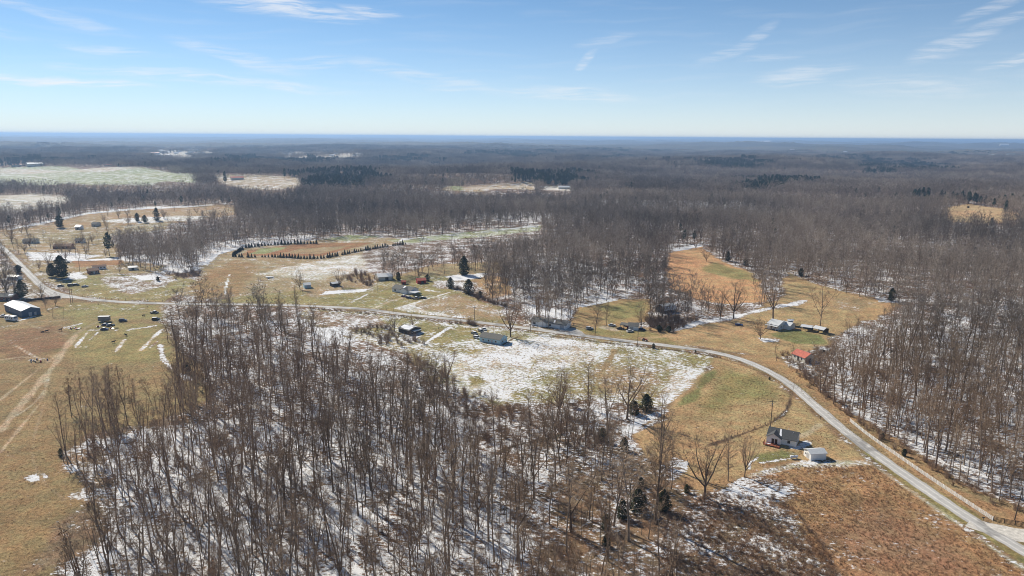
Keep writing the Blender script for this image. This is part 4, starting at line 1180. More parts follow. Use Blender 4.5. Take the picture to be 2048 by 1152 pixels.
def near_house():
    # white bungalow with dark roof beside the road, lower right
    loc, h, L0 = lot((1541, 885), (1583, 894), 8.2)
    L, W, hw, ri = 10.2, 7.6, 2.7, 1.9
    t = thing('white_bungalow', 'small white house with dark grey roof and red deck beside the road', 'house', loc, h)
    gable(t, L, W, hw, ri, WHITE, R_DARK, oh=.5)
    # projecting gable at the left front
    x0 = -L / 2 + 2.5
    w, r = gable(t, 5.2, 5.0, hw + .02, 1.5, WHITE, R_DARK, x=x0, y=-W / 2 + 1.2, turn=True, wall='wing', roof='wing_roof', oh=.4)
    roof_patch(t, [(-1.3, .3), (-.7, .4), (-.5, 1.8), (-.1, 3.4), (-.9, 3.8), (-1.1, 2.0)], W, hw, ri)
    yw = -W / 2 + 1.2
    for u in (-.2, .95): opening(t, 'f', u, .35, .95, 1.9, 5, 5.2, 'window', TRIM, x=x0, y=yw)
    opening(t, 'f', 2.6, 1.0, .95, 1.15, L, W); opening(t, 'r', -1.2, 1.0, 1.0, 1.2, L, W); opening(t, 'r', 2.0, 1.0, .9, 1.1, L, W)
    opening(t, 'b', 1.0, .1, .95, 2.0, L, W, 'door', DOOR_D); opening(t, 'b', 3.4, 1.0, 1.1, 1.2, L, W)
    opening(t, 'b', -2.5, 1.0, 1.1, 1.2, L, W)
    MB().box(-L / 2 + .05, L / 2 - .05, -W / 2 - .03, W / 2 + .03, -.5, .22).build('foundation', CONC, t)
    MB().tube((1.5, 1.2, hw + ri - .9), (1.5, 1.2, hw + ri + .35), .09, .09, 8).build('vent_pipe', TRIM, t)
    MB().tube((3.5, -.9, hw + ri - .6), (3.5, -.9, hw + ri + .1), .08, .08, 8).build('vent_pipe', TRIM, t)
    # red deck with rails and steps
    d = bpy.data.objects.new('deck', None); C.objects.link(d); d.parent = t
    bpy.data.objects.remove(d)
    dk = MB(); y1, y0, xa, xb = yw - 2.6 - .06, yw - 5.2, x0 - 3.1, x0 + 2.8
    for k in range(16):
        xx = xa + (xb - xa) * k / 16; dk.box(xx, xx + (xb - xa) / 16 - .03, y0, y1, .32, .38)
    for px_ in (xa + .1, (xa + xb) / 2, xb - .1):
        dk.box(px_ - .06, px_ + .06, y0 + .05, y0 + .17, -.4, .318)
    deck = dk.build('deck', DECK, t)
    rl = MB()
    for px_ in np.linspace(xa + .05, xb - .05, 6): rl.box(px_ - .05, px_ + .05, y0 + .002, y0 + .1, .38, 1.35)
    rl.box(xa, xb - 1.6, y0 + .02, y0 + .08, 1.36, 1.43); rl.box(xa, xb - 1.6, y0 + .02, y0 + .08, .8, .86)
    for yy in np.linspace(y0 + .6, y1 - .2, 3): rl.box(xa + .002, xa + .1, yy, yy + .1, .38, 1.35)
    rl.box(xa + .02, xa + .08, y0 + .12, y1 - .1, 1.365, 1.425)
    rl.build('railing', DECK, deck)
    st = MB()
    for k in range(3): st.box(xb - 1.4, xb - .1, y0 - .3 * (k + 1), y0 - .3 * k - .03, .22 - .16 * k - .05, .22 - .16 * k)
    st.build('steps', DECK, deck)
    MB().box(xa + .6, xa + 2.4, y0 + .9, y0 + 1.7, .385, .46).build('snow_patch', SNOW, deck)
    return t


near_house()


def simple_house(name, label, pl, pr, depth, hw, ri, wm, rm, wins=(), doors=(), cat='house', oh=.4, snow=None, fm=None, group=None, chimney=None, L=None, found=True):
    loc, h, L0 = lot(pl, pr, depth); L = L or L0
    t = thing(name, label, cat, loc, h, group)
    gable(t, L, depth, hw, ri, wm, rm, oh=oh)
    for w in wins: opening(t, w[0], w[1] * (L if w[0] in 'fb' else depth), w[2], w[3], w[4], L, depth, 'window', fm)
    for w in doors: opening(t, w[0], w[1] * (L if w[0] in 'fb' else depth), .02, w[2], w[3], L, depth, 'door', w[4] if len(w) > 4 else DOOR_D)
    if found: MB().box(-L / 2 + .05, L / 2 - .05, -depth / 2 - .03, depth / 2 + .03, -.5, .2).build('foundation', CONC, t)
    if snow:
        for side, pts in snow: roof_patch(t, [(x * L, s * depth / 2) for x, s in pts], depth, hw, ri, side)
    if chimney:
        MB().box(chimney * L - .35, chimney * L + .35, .1, .7, hw + ri - 1.0, hw + ri + .7).build('chimney', BRICK, t)
    return t, L


# long white ranch house north of the road
t, L = simple_house('ranch_house', 'long low white house with grey roof along the road in the middle', (1062, 650), (1131, 659), 8.5, 2.7, 1.7, WHITE, R_GREY,
                    wins=[('f', -.40, .9, 1.6, 1.2), ('f', .05, .9, 1.5, 1.2), ('f', .22, .9, 1.3, 1.2), ('f', .36, .9, 1.3, 1.2), ('r', -.1, .9, 1.1, 1.2), ('b', -.2, .9, 1.2, 1.2), ('b', .2, .9, 1.2, 1.2)],
                    doors=[('f', -.16, 1.0, 2.1), ('b', .0, 1.0, 2.1)], snow=[(-1, [(.13, .35), (.17, .3), (.19, .8), (.15, .95)]), (1, [(-.4, .2), (-.1, .3), (.3, .2), (.48, .3), (.48, .9), (-.45, .9)])])
gable(t, 4.0, 5.0, 2.72, 1.25, WHITE, R_GREY, x=-.16 * L, y=-8.5 / 2 + .9, turn=True, wall='porch_gable', roof='porch_roof')
gable(t, 8.0, 6.6, 2.62, 1.2, WHITE, R_GREY, x=L / 2 - 3.6, y=-1.2, wall='garage', roof='garage_roof')
opening(t, 'f', 0, .02, 2.6, 2.2, 8, 6.6, 'door', GRAY_D, x=L / 2 - 2.2, y=-1.25)
# pale blue house on the slope
t, L = simple_house('blue_house', 'pale blue house with grey roof above the snowy slope below the road', (959, 683), (1000, 690), 8.0, 2.8, 1.8, PBLUE, R_GREY,
                    wins=[('f', -.32, 1.0, .9, 1.0), ('f', -.05, 1.0, .9, 1.0), ('f', .30, 1.0, .9, 1.0), ('r', -.2, 1.0, 1.1, 1.1), ('r', .2, 1.0, 1.1, 1.1)], doors=[('f', .1, .95, 2.05, GRAY_D), ('b', 0, 1, 2.1)],
                    snow=[(1, [(-.2, .1), (.1, .08), (.2, .4), (-.1, .5)])], chimney=None)
MB().box(1.2, 3.0, -4.0 - 1.3, -4.05, -.3, .25).build('stoop', CONC, t)
# dark shack with a snowy roof in the brush
t, L = simple_house('dark_shack', 'dark shack with snow lying on its roof among brush below the road', (797, 664), (818, 670), 9.0, 2.5, 1.2, D_WOOD, R_GREY,
                    wins=[('r', -.2, 1.0, 1.0, 1.0)], doors=[('f', .1, .95, 2.0)], snow=[(-1, [(-.45, .1), (.45, .05), (.47, .85), (.1, .95), (-.42, .8)]), (1, [(-.4, .1), (.3, .1), (.4, .7), (-.3, .8)])])
MB().box(L / 2 + .05, L / 2 + 2.6, -2.5, 2.8, 2.1, 2.2).build('lean_to_roof', R_TIN, t)
for yy in (-2.3, 2.6): MB().box(L / 2 + 2.4, L / 2 + 2.52, yy - .06, yy + .06, -.4, 2.098).build('post', D_WOOD, t)
# white house group in the middle distance
t, L = simple_house('white_farmhouse', 'white house with attached carport and parked cars in the middle yard', (784, 583), (822, 589), 8.5, 2.8, 1.8, WHITE, R_GREY,
                    wins=[('f', -.33, .9, 1.5, 1.2), ('f', .02, .9, 1.4, 1.2), ('f', .28, .9, 1.2, 1.2), ('l', .0, .9, 1.2, 1.2)], doors=[('f', .15, 1.0, 2.1)], snow=[(-1, [(.0, .1), (.1, .1), (.1, .6), (.02, .7)])])
gable(t, 5.0, 6.0, 2.8, 1.4, WHITE, R_GREY, x=L * .18, y=-3.0, turn=True, wall='front_wing', roof='wing_roof')
MB().box(L / 2 + .3, L / 2 + 6.5, -7.5, -1.0, 2.35, 2.5).build('carport_roof', R_TIN, t)
for xx in (L / 2 + .5, L / 2 + 6.2):
    for yy in (-7.2, -1.3): MB().box(xx - .06, xx + .06, yy - .06, yy + .06, -.4, 2.349).build('post', TRIM, t)
simple_house('white_barn', 'low white barn with pale tin roof left of the middle yard', (757, 562), (785, 560), 12, 3.0, 1.6, CREAM, R_TIN, doors=[('f', .1, 2.4, 2.4)], cat='barn', found=False)
simple_house('red_shed', 'red shed with red tin roof behind the white middle house', (835, 568), (852, 567), 6, 2.6, 1.3, RED_W, R_RED, doors=[('f', .1, 1.8, 2.1)], cat='shed', found=False)
simple_house('red_shed', 'small rusty red hut just behind the white middle house', (803, 569), (811, 569), 3, 2.0, .9, RED_W, R_RED, doors=[('f', 0, .9, 1.8)], cat='shed', found=False)
simple_house('garden_shed', 'pale blue garden shed under the round tree in the far meadow', (609, 577), (622, 576), 6, 2.5, 1.2, PBLUE, R_TIN, doors=[('f', .1, 1.6, 2.0, GRAY_D)], cat='shed', found=False)
simple_house('open_shed', 'small dark open shed beside the far meadow trees', (665, 574), (681, 572), 5, 2.4, .8, D_WOOD, R_TIN, doors=[('f', .0, 3.0, 2.0)], cat='shed', found=False)
# right hand farmstead
t, L = simple_house('porch_house', 'white house with pale tin roof and dark porch on the right meadow', (1534, 656), (1556, 661), 10.5, 3.0, 1.9, WHITE, R_TIN,
                    wins=[('r', -.2, 1.0, .9, 1.3), ('r', .12, 1.0, .9, 1.3), ('f', .25, 1.0, 1.0, 1.2)], doors=[('f', -.1, 1.0, 2.1)])
MB().box(-L / 2 - .3, L / 2 + .1, -5.25 - 2.6, -5.32, 2.5, 2.62).build('porch_roof', R_TIN, t)
for xx in np.linspace(-L / 2, L / 2 - .2, 4): MB().box(xx - .07, xx + .07, -7.75, -7.6, -.4, 2.498).build('porch_post', TRIM, t)
MB().box(-L / 2, L / 2, -7.8, -5.32, -.4, .25).build('porch_floor', D_WOOD, t)
gable(t, 6, 6, 2.6, 1.4, WHITE, R_TIN, x=L / 2 + 1.0, y=4.0, wall='rear_wing', roof='rear_roof')
simple_house('blue_outbuilding', 'tall narrow slate blue shed behind the right white house', (1575, 652), (1585, 653), 4, 3.4, .5, D_BLUE, R_TIN, doors=[('f', 0, 1.0, 2.0)], cat='shed', found=False)


def open_shelter(name, label, pl, pr, depth, hw, ri, rm, pm, backm):
    loc, h, L = lot(pl, pr, depth)
    t = thing(name, label, 'shelter', loc, h)
    sl = ri / (depth / 2)
    rp = [(-depth / 2 - .3, hw - .3 * sl), (0, hw + ri), (depth / 2 + .3, hw - .3 * sl), (depth / 2 + .3, hw - .3 * sl + .1), (0, hw + ri + .1), (-depth / 2 - .3, hw - .3 * sl + .1)]
    MB().prism(rp, -L / 2 - .3, L / 2 + .3, 'x').build('roof', rm, t)
    for xx in (-L / 2 + .1, 0, L / 2 - .1):
        for yy in (-depth / 2 + .1, depth / 2 - .1): MB().box(xx - .07, xx + .07, yy - .07, yy + .07, -.4, hw - .02).build('post', pm, t)
    MB().box(-L / 2 + .2, L / 2 - .2, depth / 2 - .02, depth / 2 + .05, -.4, hw - .1).build('back_wall', backm, t)
    return t, L


open_shelter('equipment_shelter', 'dark open shelter with flat pale roof beside the right house', (1601, 661), (1622, 664), 6, 2.5, .6, R_TIN, D_WOOD, D_BLUE)
open_shelter('equipment_shelter', 'open sided shelter with white pitched roof at the meadow edge', (1625, 664), (1646, 669), 6, 2.6, 1.0, R_TIN, D_WOOD, D_WOOD)
t, L = simple_house('red_roofed_house', 'white cottage with bright red tin roof beside the right woods', (1583, 716), (1609, 726), 7.0, 2.7, 1.9, CREAM, R_RED,
                    wins=[('f', -.25, 1.0, 1.0, 1.1), ('f', .25, 1.0, 1.0, 1.1), ('r', 0, 1.0, .9, 1.1)], doors=[('f', .0, 1.0, 2.1)], snow=[(1, [(-.45, .15), (.45, .1), (.47, .9), (-.45, .9)])])
simple_house('white_lean_shed', 'tiny shed with snowy roof behind the red roofed cottage', (1640, 705), (1655, 708), 3.5, 2.0, .7, CREAM, R_TIN, doors=[('f', 0, .9, 1.7)], cat='shed', found=False)


def gambrel_barn():
    loc, h, L = lot((1328, 628), (1352, 624), 8)
    t = thing('gambrel_barn', 'barn with snowy pale gambrel roof behind brush north of the road', 'barn', loc, h)
    W = 8
    MB().prism([(-W / 2, -.4), (W / 2, -.4), (W / 2, 2.4), (W * .32, 4.4), (0, 5.4), (-W * .32, 4.4), (-W / 2, 2.4)], -L / 2, L / 2, 'x').build('wall', D_WOOD, t)
    o = .12
    MB().prism([(-W / 2 - .4, 2.0), (-W * .32, 4.45), (0, 5.5), (W * .32, 4.45), (W / 2 + .4, 2.0), (W / 2 + .4, 2.0 + o), (W * .32, 4.45 + o), (0, 5.5 + o), (-W * .32, 4.45 + o), (-W / 2 - .4, 2.0 + o)], -L / 2 - .3, L / 2 + .3, 'x').build('roof', R_TIN, t)
    opening(t, 'l', 0, .02, 2.6, 2.3, L, W, 'door', DOOR_D)
    return t


gambrel_barn()
t, L = open_shelter('carport', 'dark carport with a red end panel in the yard north of the road', (1240, 657), (1254, 659), 6, 2.4, .8, R_GREY, D_WOOD, D_WOOD)
MB().prism([(-2.9, .3), (2.9, .3), (2.9, 2.35), (0, 3.1), (-2.9, 2.35)], L / 2 - .02, L / 2 + .06, 'x').build('end_panel', RED_W, t)
simple_house('grey_roofed_shed', 'white shed with grey roof right of the dark carport', (1257, 660), (1277, 661), 5, 2.7, 1.3, WHITE, R_GREY, doors=[('f', -.2, 1.8, 2.0, GRAY_D)], cat='shed', found=False)
# shed, tank
t, L = simple_house('metal_shed', 'white metal shed with low pale roof in front of the white roadside house', (1621, 921), (1652, 919), 4.6, 2.3, .9, WHITE, R_TIN, wins=[('l', .2, 1.0, .6, .6)], doors=[('l', -.1, 1.4, 1.9, GRAY_D)], cat='shed', oh=.15, found=False)


def tank():
    loc, h, L = lot((1581, 919), (1597, 918), .95)
    t = thing('propane_tank', 'white propane tank on short legs between house and metal shed', 'tank', loc, h)
    v = []; f = []; n = 14; prof = [(-1.55, 0.02), (-1.5, .22), (-1.38, .38), (-1.15, .47), (1.15, .47), (1.38, .38), (1.5, .22), (1.55, .02)]
    for x, r in prof:
        for k in range(n): a = 6.28318 * k / n; v.append((x, r * math.cos(a), .85 + r * math.sin(a)))
    for i in range(len(prof) - 1):
        for k in range(n): f.append((i * n + k, i * n + (k + 1) % n, (i + 1) * n + (k + 1) % n, (i + 1) * n + k))
    mesh_obj('tank_body', v, f, TRIM, t, True)
    MB().tube((0, 0, 1.28), (0, 0, 1.48), .16, .14, 10).build('valve_dome', STEEL, t)
    for x in (-1, 1): MB().box(x - .12, x + .12, -.4, .4, -.3, .45).build('leg', CONC, t)


tank()
# far left farm buildings

t, L = simple_house('metal_barn', 'large slate blue metal barn with bright pale roof at the left edge', (10, 621), (44, 635), 10.5, 4.0, 1.7, D_BLUE, R_TIN, cat='barn', oh=.3, found=False,
                    wins=[('f', -.2, 1.4, 1.2, 1.0)], doors=[('r', -.05, 1.6, 2.3, GRAY_D), ('r', .22, 1.0, 2.1, GRAY_D)])
t, L = simple_house('brick_house', 'brown brick house with tan roof behind the big evergreen', (178, 549), (199, 547), 8, 2.7, 1.6, BRICK, R_BROWN,
                    wins=[('f', -.2, 1.0, 1.2, 1.1), ('f', .25, 1.0, 1.2, 1.1), ('l', .1, 1.0, 1.1, 1.1)], doors=[('f', .02, 1.0, 2.1, GRAY_D)])
simple_house('mobile_home', 'long white mobile home behind the brown brick house', (186, 540), (213, 538), 5, 2.6, .9, WHITE, R_BROWN, wins=[('f', .1, 1.0, 1.1, 1.0), ('f', .35, 1.0, 1.1, 1.0)], doors=[('f', -.1, 1.0, 2.0)])
simple_house('small_white_barn', 'small pale shed right of the brick house below the wood edge', (257, 541), (275, 540), 6, 2.3, .9, CREAM, R_TIN, cat='shed', doors=[('f', 0, 1.8, 1.9)], found=False)
simple_house('roadside_house', 'low brown house at the left edge behind bare yard trees', (-14, 602), (24, 602), 9, 2.7, 1.5, BRICK, R_GREY, wins=[('f', .1, 1, 1.2, 1.1), ('f', .36, 1, 1.2, 1.1)], doors=[('f', .25, 1.0, 2.1)], snow=[(-1, [(.2, .2), (.45, .2), (.45, .6), (.25, .7)])])
simple_house('white_yard_shed', 'small white shed left of the road near the dark hedge', (14, 558), (33, 560), 5, 2.2, .8, WHITE, R_TIN, cat='shed', doors=[('f', .1, 1.0, 1.8)], found=False)
for lb, pl, pr, d, wm, rm in (('dark brown house among bare trees above the far left bend', (106, 498), (142, 498), 10, BRICK, R_BROWN), ('pale roofed house under bare trees near the far left road', (45, 487), (72, 487), 9, CREAM, R_GREY),
                              ('tiny white cottage beyond the far left yard trees', (150, 486), (166, 486), 7, WHITE, R_GREY), ('white shed beside the round dark evergreen in the far left field', (150, 459), (160, 459), 7, WHITE, R_TIN),
                              ('grey roofed cottage under trees right of the far evergreen', (183, 453), (194, 453), 8, CREAM, R_GREY)):
    simple_house('far_house', lb, pl, pr, d, 3.0, 1.8, wm, rm, wins=[('f', -.25, 1, 1.2, 1.2), ('f', .25, 1, 1.2, 1.2)], doors=[('f', 0, 1.1, 2.1)], group='houses among the far left yards')


def hunting_stand():
    t = thing('hunting_stand', 'small raised hut with snowy pale roof inside the middle wood', 'hut', P3(1146, 815), rad(-15))
    MB().box(-1.4, 1.4, -1.2, 1.2, 1.2, 2.7).build('cabin', D_WOOD, t)
    MB().prism([(-1.6, 2.62), (1.6, 2.95), (1.6, 3.05), (-1.6, 2.72)], -1.8, 1.8, 'x').build('roof', R_TIN, t)
    for x in (-1.3, 1.3):
        for y in (-1.1, 1.1): MB().box(x - .07, x + .07, y - .07, y + .07, -.4, 1.198).build('leg', D_WOOD, t)


hunting_stand()

FARB = [  # far buildings: px, py, width px, roof, label
    (474, 359, 22, R_RED, CREAM, 'long far house with pale walls in the pale opening left of the pines'), (33, 332, 14, R_RED, CREAM, 'leftmost far barn above the pale green field'),
    (70, 332, 22, R_TIN, CREAM, 'long far barn above the pale green field'), (217, 332, 12, R_RED, CREAM, 'small red roofed far house above the pale green field'),
    (250, 332, 22, R_RED, CREAM, 'wide red roofed far house above the pale green field'), (296, 328, 10, R_TIN, CREAM, 'small white far house right of the red roofed one'),
    (377, 340, 8, R_RUST, CREAM, 'tiny far house in the woods right of the pale green field'), (458, 387, 9, R_RUST, CREAM, 'tiny tan roofed house in the far woods below the opening'),
    (645, 381, 9, R_TIN, WHITE, 'tiny white house in the far woods below the pine stand'), (816, 305, 9, R_TIN, WHITE, 'lone white roofed far building above the middle woods'),
    (899, 312, 6, R_TIN, WHITE, 'tiny white speck of a house in the middle far woods'), (1128, 378, 24, R_TIN, CREAM, 'long pale far building on the middle ridge opening'),
    (1606, 319, 14, R_TIN, CREAM, 'bright pale far building in the right woods'), (1584, 304, 8, R_TIN, WHITE, 'small white far building above the right pines'),
    (1690, 308, 6, R_TIN, WHITE, 'tiny white far house right of the small white one'), (1985, 315, 10, R_TIN, CREAM, 'pale far house near the right edge beside dark pines'),
    (2020, 314, 12, R_GREY, CREAM, 'grey roofed far house at the right edge beside dark pines'), (2008, 294, 12, R_TIN, WHITE, 'long white far building just below the right horizon')]
for a, b, wpx, rm, wm, lb in FARB:
    g = G(a, b); d = math.hypot(*g); Lw = wpx * d / F_PX; Wd = max(8, Lw * .5)
    t = thing('far_building', lb, 'building', (g[0], g[1], float(terrain(*g)) + 17 * float(sstep(d, 5000, 6500))), math.atan2(-g[0], g[1]) + rad(8), 'far buildings across the wooded plain')
    gable(t, Lw, Wd, max(3.2, Lw * .16), max(1.8, Wd * .2), wm, rm)
rb = random.Random(8)
for k in range(26):
    a, b = rb.uniform(288, 430), rb.uniform(302, 312)
    g = G(a, b); d = math.hypot(*g); Lw = rb.uniform(6, 13) * d / F_PX
    t = thing('far_building', 'pale building of the small settlement below the left horizon', 'building', (g[0], g[1], float(terrain(*g)) + 2 * float(sstep(d, 5000, 6500))), math.atan2(-g[0], g[1]) + rb.uniform(-.5, .5), 'buildings of the far left settlement')
    gable(t, Lw, Lw * .5, Lw * .2, Lw * .1, rb.choice([WHITE, CREAM]), rb.choice([R_TIN, R_GREY, R_RED, R_TIN]))
for k in range(8):
    a, b = rb.uniform(560, 725), rb.uniform(307, 312)
    g = G(a, b); d = math.hypot(*g); Lw = rb.uniform(5, 9) * d / F_PX
    t = thing('far_building', 'pale building strung along the far bright opening left of centre', 'building', (g[0], g[1], float(terrain(*g)) + 2 * float(sstep(d, 5000, 6500))), math.atan2(-g[0], g[1]) + rb.uniform(-.5, .5), 'buildings along the far bright opening')
    gable(t, Lw, Lw * .5, Lw * .2, Lw * .1, rb.choice([WHITE, CREAM]), rb.choice([R_TIN, R_GREY]))

# ================================================================== fences, poles, wires
UNIT = {}


def unit(mat):
    if mat.name not in UNIT:
        mb = MB().box(-.5, .5, -.5, .5, -.5, .5); me = bpy.data.meshes.new('board_' + mat.name); me.from_pydata(mb.v, [], mb.f); me.materials.append(mat); UNIT[mat.name] = me
    return UNIT[mat.name]


def piece(name, mat, parent, p0, p1, w, h):
    p0 = Vector(p0); p1 = Vector(p1); d = p1 - p0
    o = bpy.data.objects.new(name, unit(mat)); C.objects.link(o)
    o.parent = parent; o.location = (p0 + p1) * .5
    o.rotation_euler = (0, -math.atan2(d.z, math.hypot(d.x, d.y)), math.atan2(d.y, d.x)); o.scale = (d.length, w, h)
    return o


def fence(name, label, pxs, span, height, rails, mat, postmat, post_w, rail_h, wire=False, jit=0.0, bulge=0.0):
    line = resample(smooth_line([G(*p) for p in pxs], 2), .25); cum = np.concatenate([[0], np.cumsum(np.hypot(*np.diff(line, axis=0).T))])
    n = max(1, int(cum[-1] / span)); rg = random.Random(len(label))
    pos = [np.array([np.interp(k * cum[-1] / n, cum, line[:, 0]), np.interp(k * cum[-1] / n, cum, line[:, 1])]) for k in range(n + 1)]
    o = pos[0]; oz = float(terrain(*o)); t = thing(name, label, 'fence', (o[0], o[1], oz))
    P = [Vector((p[0] - o[0], p[1] - o[1], float(terrain(*p)) - oz)) for p in pos]
    for p in P:
        j = Vector((rg.gauss(0, jit), rg.gauss(0, jit), 0))
        piece('post', postmat, t, p + Vector((0, 0, -.3)), p + Vector((0, 0, height * rg.uniform(.96, 1.06))) + j, post_w, post_w)
    for a, b in zip(P[:-1], P[1:]):
        for r in range(rails):
            z = height * (.93 - r * .78 / max(1, rails - 1)) if rails > 1 else height * .9
            side = (b - a).cross(Vector((0, 0, 1))).normalized() * (post_w * .5 + .02)
            piece('wire' if wire else 'rail', mat, t, a + Vector((0, 0, z)) + side, b + Vector((0, 0, z)) + side, .015 if wire else .045, .015 if wire else rail_h)
    return t


fence('board_fence', 'long white four board fence along the right side of the road', [(1700, 843), (1735, 872), (1790, 910), (1850, 952), (1910, 992), (1985, 1041)], 2.5, 1.35, 4, FENCE_W, FENCE_W, .15, .13)
fence('board_fence', 'black board fence continuing from the white fence at lower right', [(1987, 1041), (2020, 1048), (2060, 1055), (2140, 1070)], 2.6, 1.35, 4, FENCE_B, FENCE_B, .14, .13)
fence('wire_fence', 'grey post and wire fence between road and snowy slope', [(838, 637), (900, 646), (960, 653), (1040, 663), (1100, 669), (1155, 676)], 3.6, 1.3, 2, WIRE, POST_W, .15, .02, True, .05)
fence('wire_fence', 'short post and wire fence left of the pale blue house', [(872, 662), (884, 654), (915, 656), (952, 663)], 3.6, 1.3, 2, WIRE, POST_W, .15, .02, True, .05)
fence('wire_fence', 'post and wire fence along the far side of the left road', [(165, 594), (220, 600), (280, 602), (325, 603)], 5.0, 1.3, 2, WIRE, POST_W, .16, .02, True, .05)
fence('wire_fence', 'post and wire fence along the far side of the middle road', [(760, 619), (840, 628), (930, 638), (1000, 647)], 5.0, 1.25, 2, WIRE, POST_W, .14, .02, True, .05)
fence('wire_fence', 'wire fence line curving behind the white roadside house', [(1425, 888), (1480, 869), (1540, 847), (1571, 825), (1580, 805)], 3.4, 1.25, 2, WIRE, POST_W, .13, .02, True, .06)
fence('board_fence', 'tall dark plank fence behind the slate blue barn', [(38, 605), (80, 601), (121, 597)], 2.4, 1.9, 10, D_WOOD, D_WOOD, .14, .19)


def height_at(px, py, top):
    g = G(px, py); z = float(terrain(*g)); h = 10.0
    for _ in range(12):
        y = float(project(g[0], g[1], z + h)[1]); h *= (py - top) / max(1e-3, (py - y))
    return g, z, h


def pole(label, px, py, top, arm=True, yaw=0., tilt=0., transformer=False):
    g, z, h = height_at(px, py, top)
    t = thing('utility_pole', label, 'utility pole', (g[0], g[1], z), yaw); t.rotation_euler = (0, tilt, yaw)
    MB().tube((0, 0, -.5), (0, 0, h), .17, .11, 8).build('pole', POLE_W, t)
    if arm:
        a = MB().box(-1.1, 1.1, -.14, -.03, h - .75, h - .60).build('crossarm', POLE_W, t)
        for x in (-1.0, 0.45, 1.0): MB().tube((x, -.085, h - .598), (x, -.085, h - .40), .05, .035, 6).build('insulator', STEEL, a)
    if transformer: MB().tube((0, -.42, h - 2.0), (0, -.42, h - 1.15), .25, .25, 10).build('transformer', STEEL, t)
    return (float(g[0]), float(g[1]), z + h - .4)


pA = pole('utility pole behind the white roadside house', 1540, 864, 800, yaw=rad(-20), transformer=True)
pB = pole('utility pole by the black fence at the right edge', 2029, 1040, 975, yaw=rad(-10), tilt=rad(4))
pC = pole('utility pole on the near side of the road below the carport', 1275, 694, 660, yaw=rad(-20))
pD = pole('utility pole beside the road shrubs above the pale blue house', 949, 641, 613, yaw=rad(-20))
pE = pole('left one of the twin utility poles at the left road bend', 142, 608, 571, yaw=rad(-30))
pole('right one of the twin utility poles at the left road bend', 146, 607, 577, yaw=rad(-30))
pF = pole('utility pole left of the brick house', 160, 545, 516)


def wire(label, a, b, sag, off):
    v = Vector(b) - Vector(a); sd = v.cross(Vector((0, 0, 1))).normalized() * off; N_ = 26; mb = MB(); last = None
    for k in range(N_ + 1):
        t = k / N_; p = Vector(a) + v * t + sd - Vector((0, 0, sag * 4 * t * (1 - t)))
        if last is not None: mb.tube(last, p, .013, .013, 4, False)
        last = p
    o = mb.build('power_line', WIRE); tag(o, label, 'power line', 'power lines strung between the poles')


wire('nearer power line from the roadside house pole to the right edge pole', pA, pB, 2.0, .5); wire('farther power line from the roadside house pole to the right edge pole', pA, pB, 2.2, -.5)
wire('power line from the carport pole to the roadside house pole', pC, pA, 2.4, .4); wire('power line between the poles above the pale blue house and below the carport', pD, pC, 2.2, .4)


def mailbox(label, px, py, yaw):
    t = thing('mailbox', label, 'mailbox', P3(px, py), yaw)
    MB().box(-.06, .06, -.06, .06, -.3, 1.05).build('post', D_WOOD, t)
    MB().prism([(-.13, 1.06), (.13, 1.06), (.13, 1.22), (.09, 1.31), (0, 1.34), (-.09, 1.31), (-.13, 1.22)], -.34, .34, 'x').build('box', DOOR_D, t)


mailbox('black mailbox on the left of the road above the white house drive', 1641, 839, rad(-40)); mailbox('black mailbox at the corner of the lower right driveway', 1966, 1042, rad(-20)); mailbox('mailbox by the drive of the long white house', 1116, 662, rad(-20))


# ================================================================== vehicles
PAINT = {}


def paint(name, col): 
    if name not in PAINT: PAINT[name] = flat_mat('paint_' + name, col, .28, .5, .04)
    return PAINT[name]


def wheel(t, x, y, r=.34):
    s = 1 if y > 0 else -1
    w = MB().tube((x, y - s * .11, r), (x, y + s * .11, r), r, r, 16).build('wheel', TYRE, t)
    MB().tube((x, y + s * .10, r), (x, y + s * .125, r), r * .6, r * .55, 12).build('rim', RIM, w)


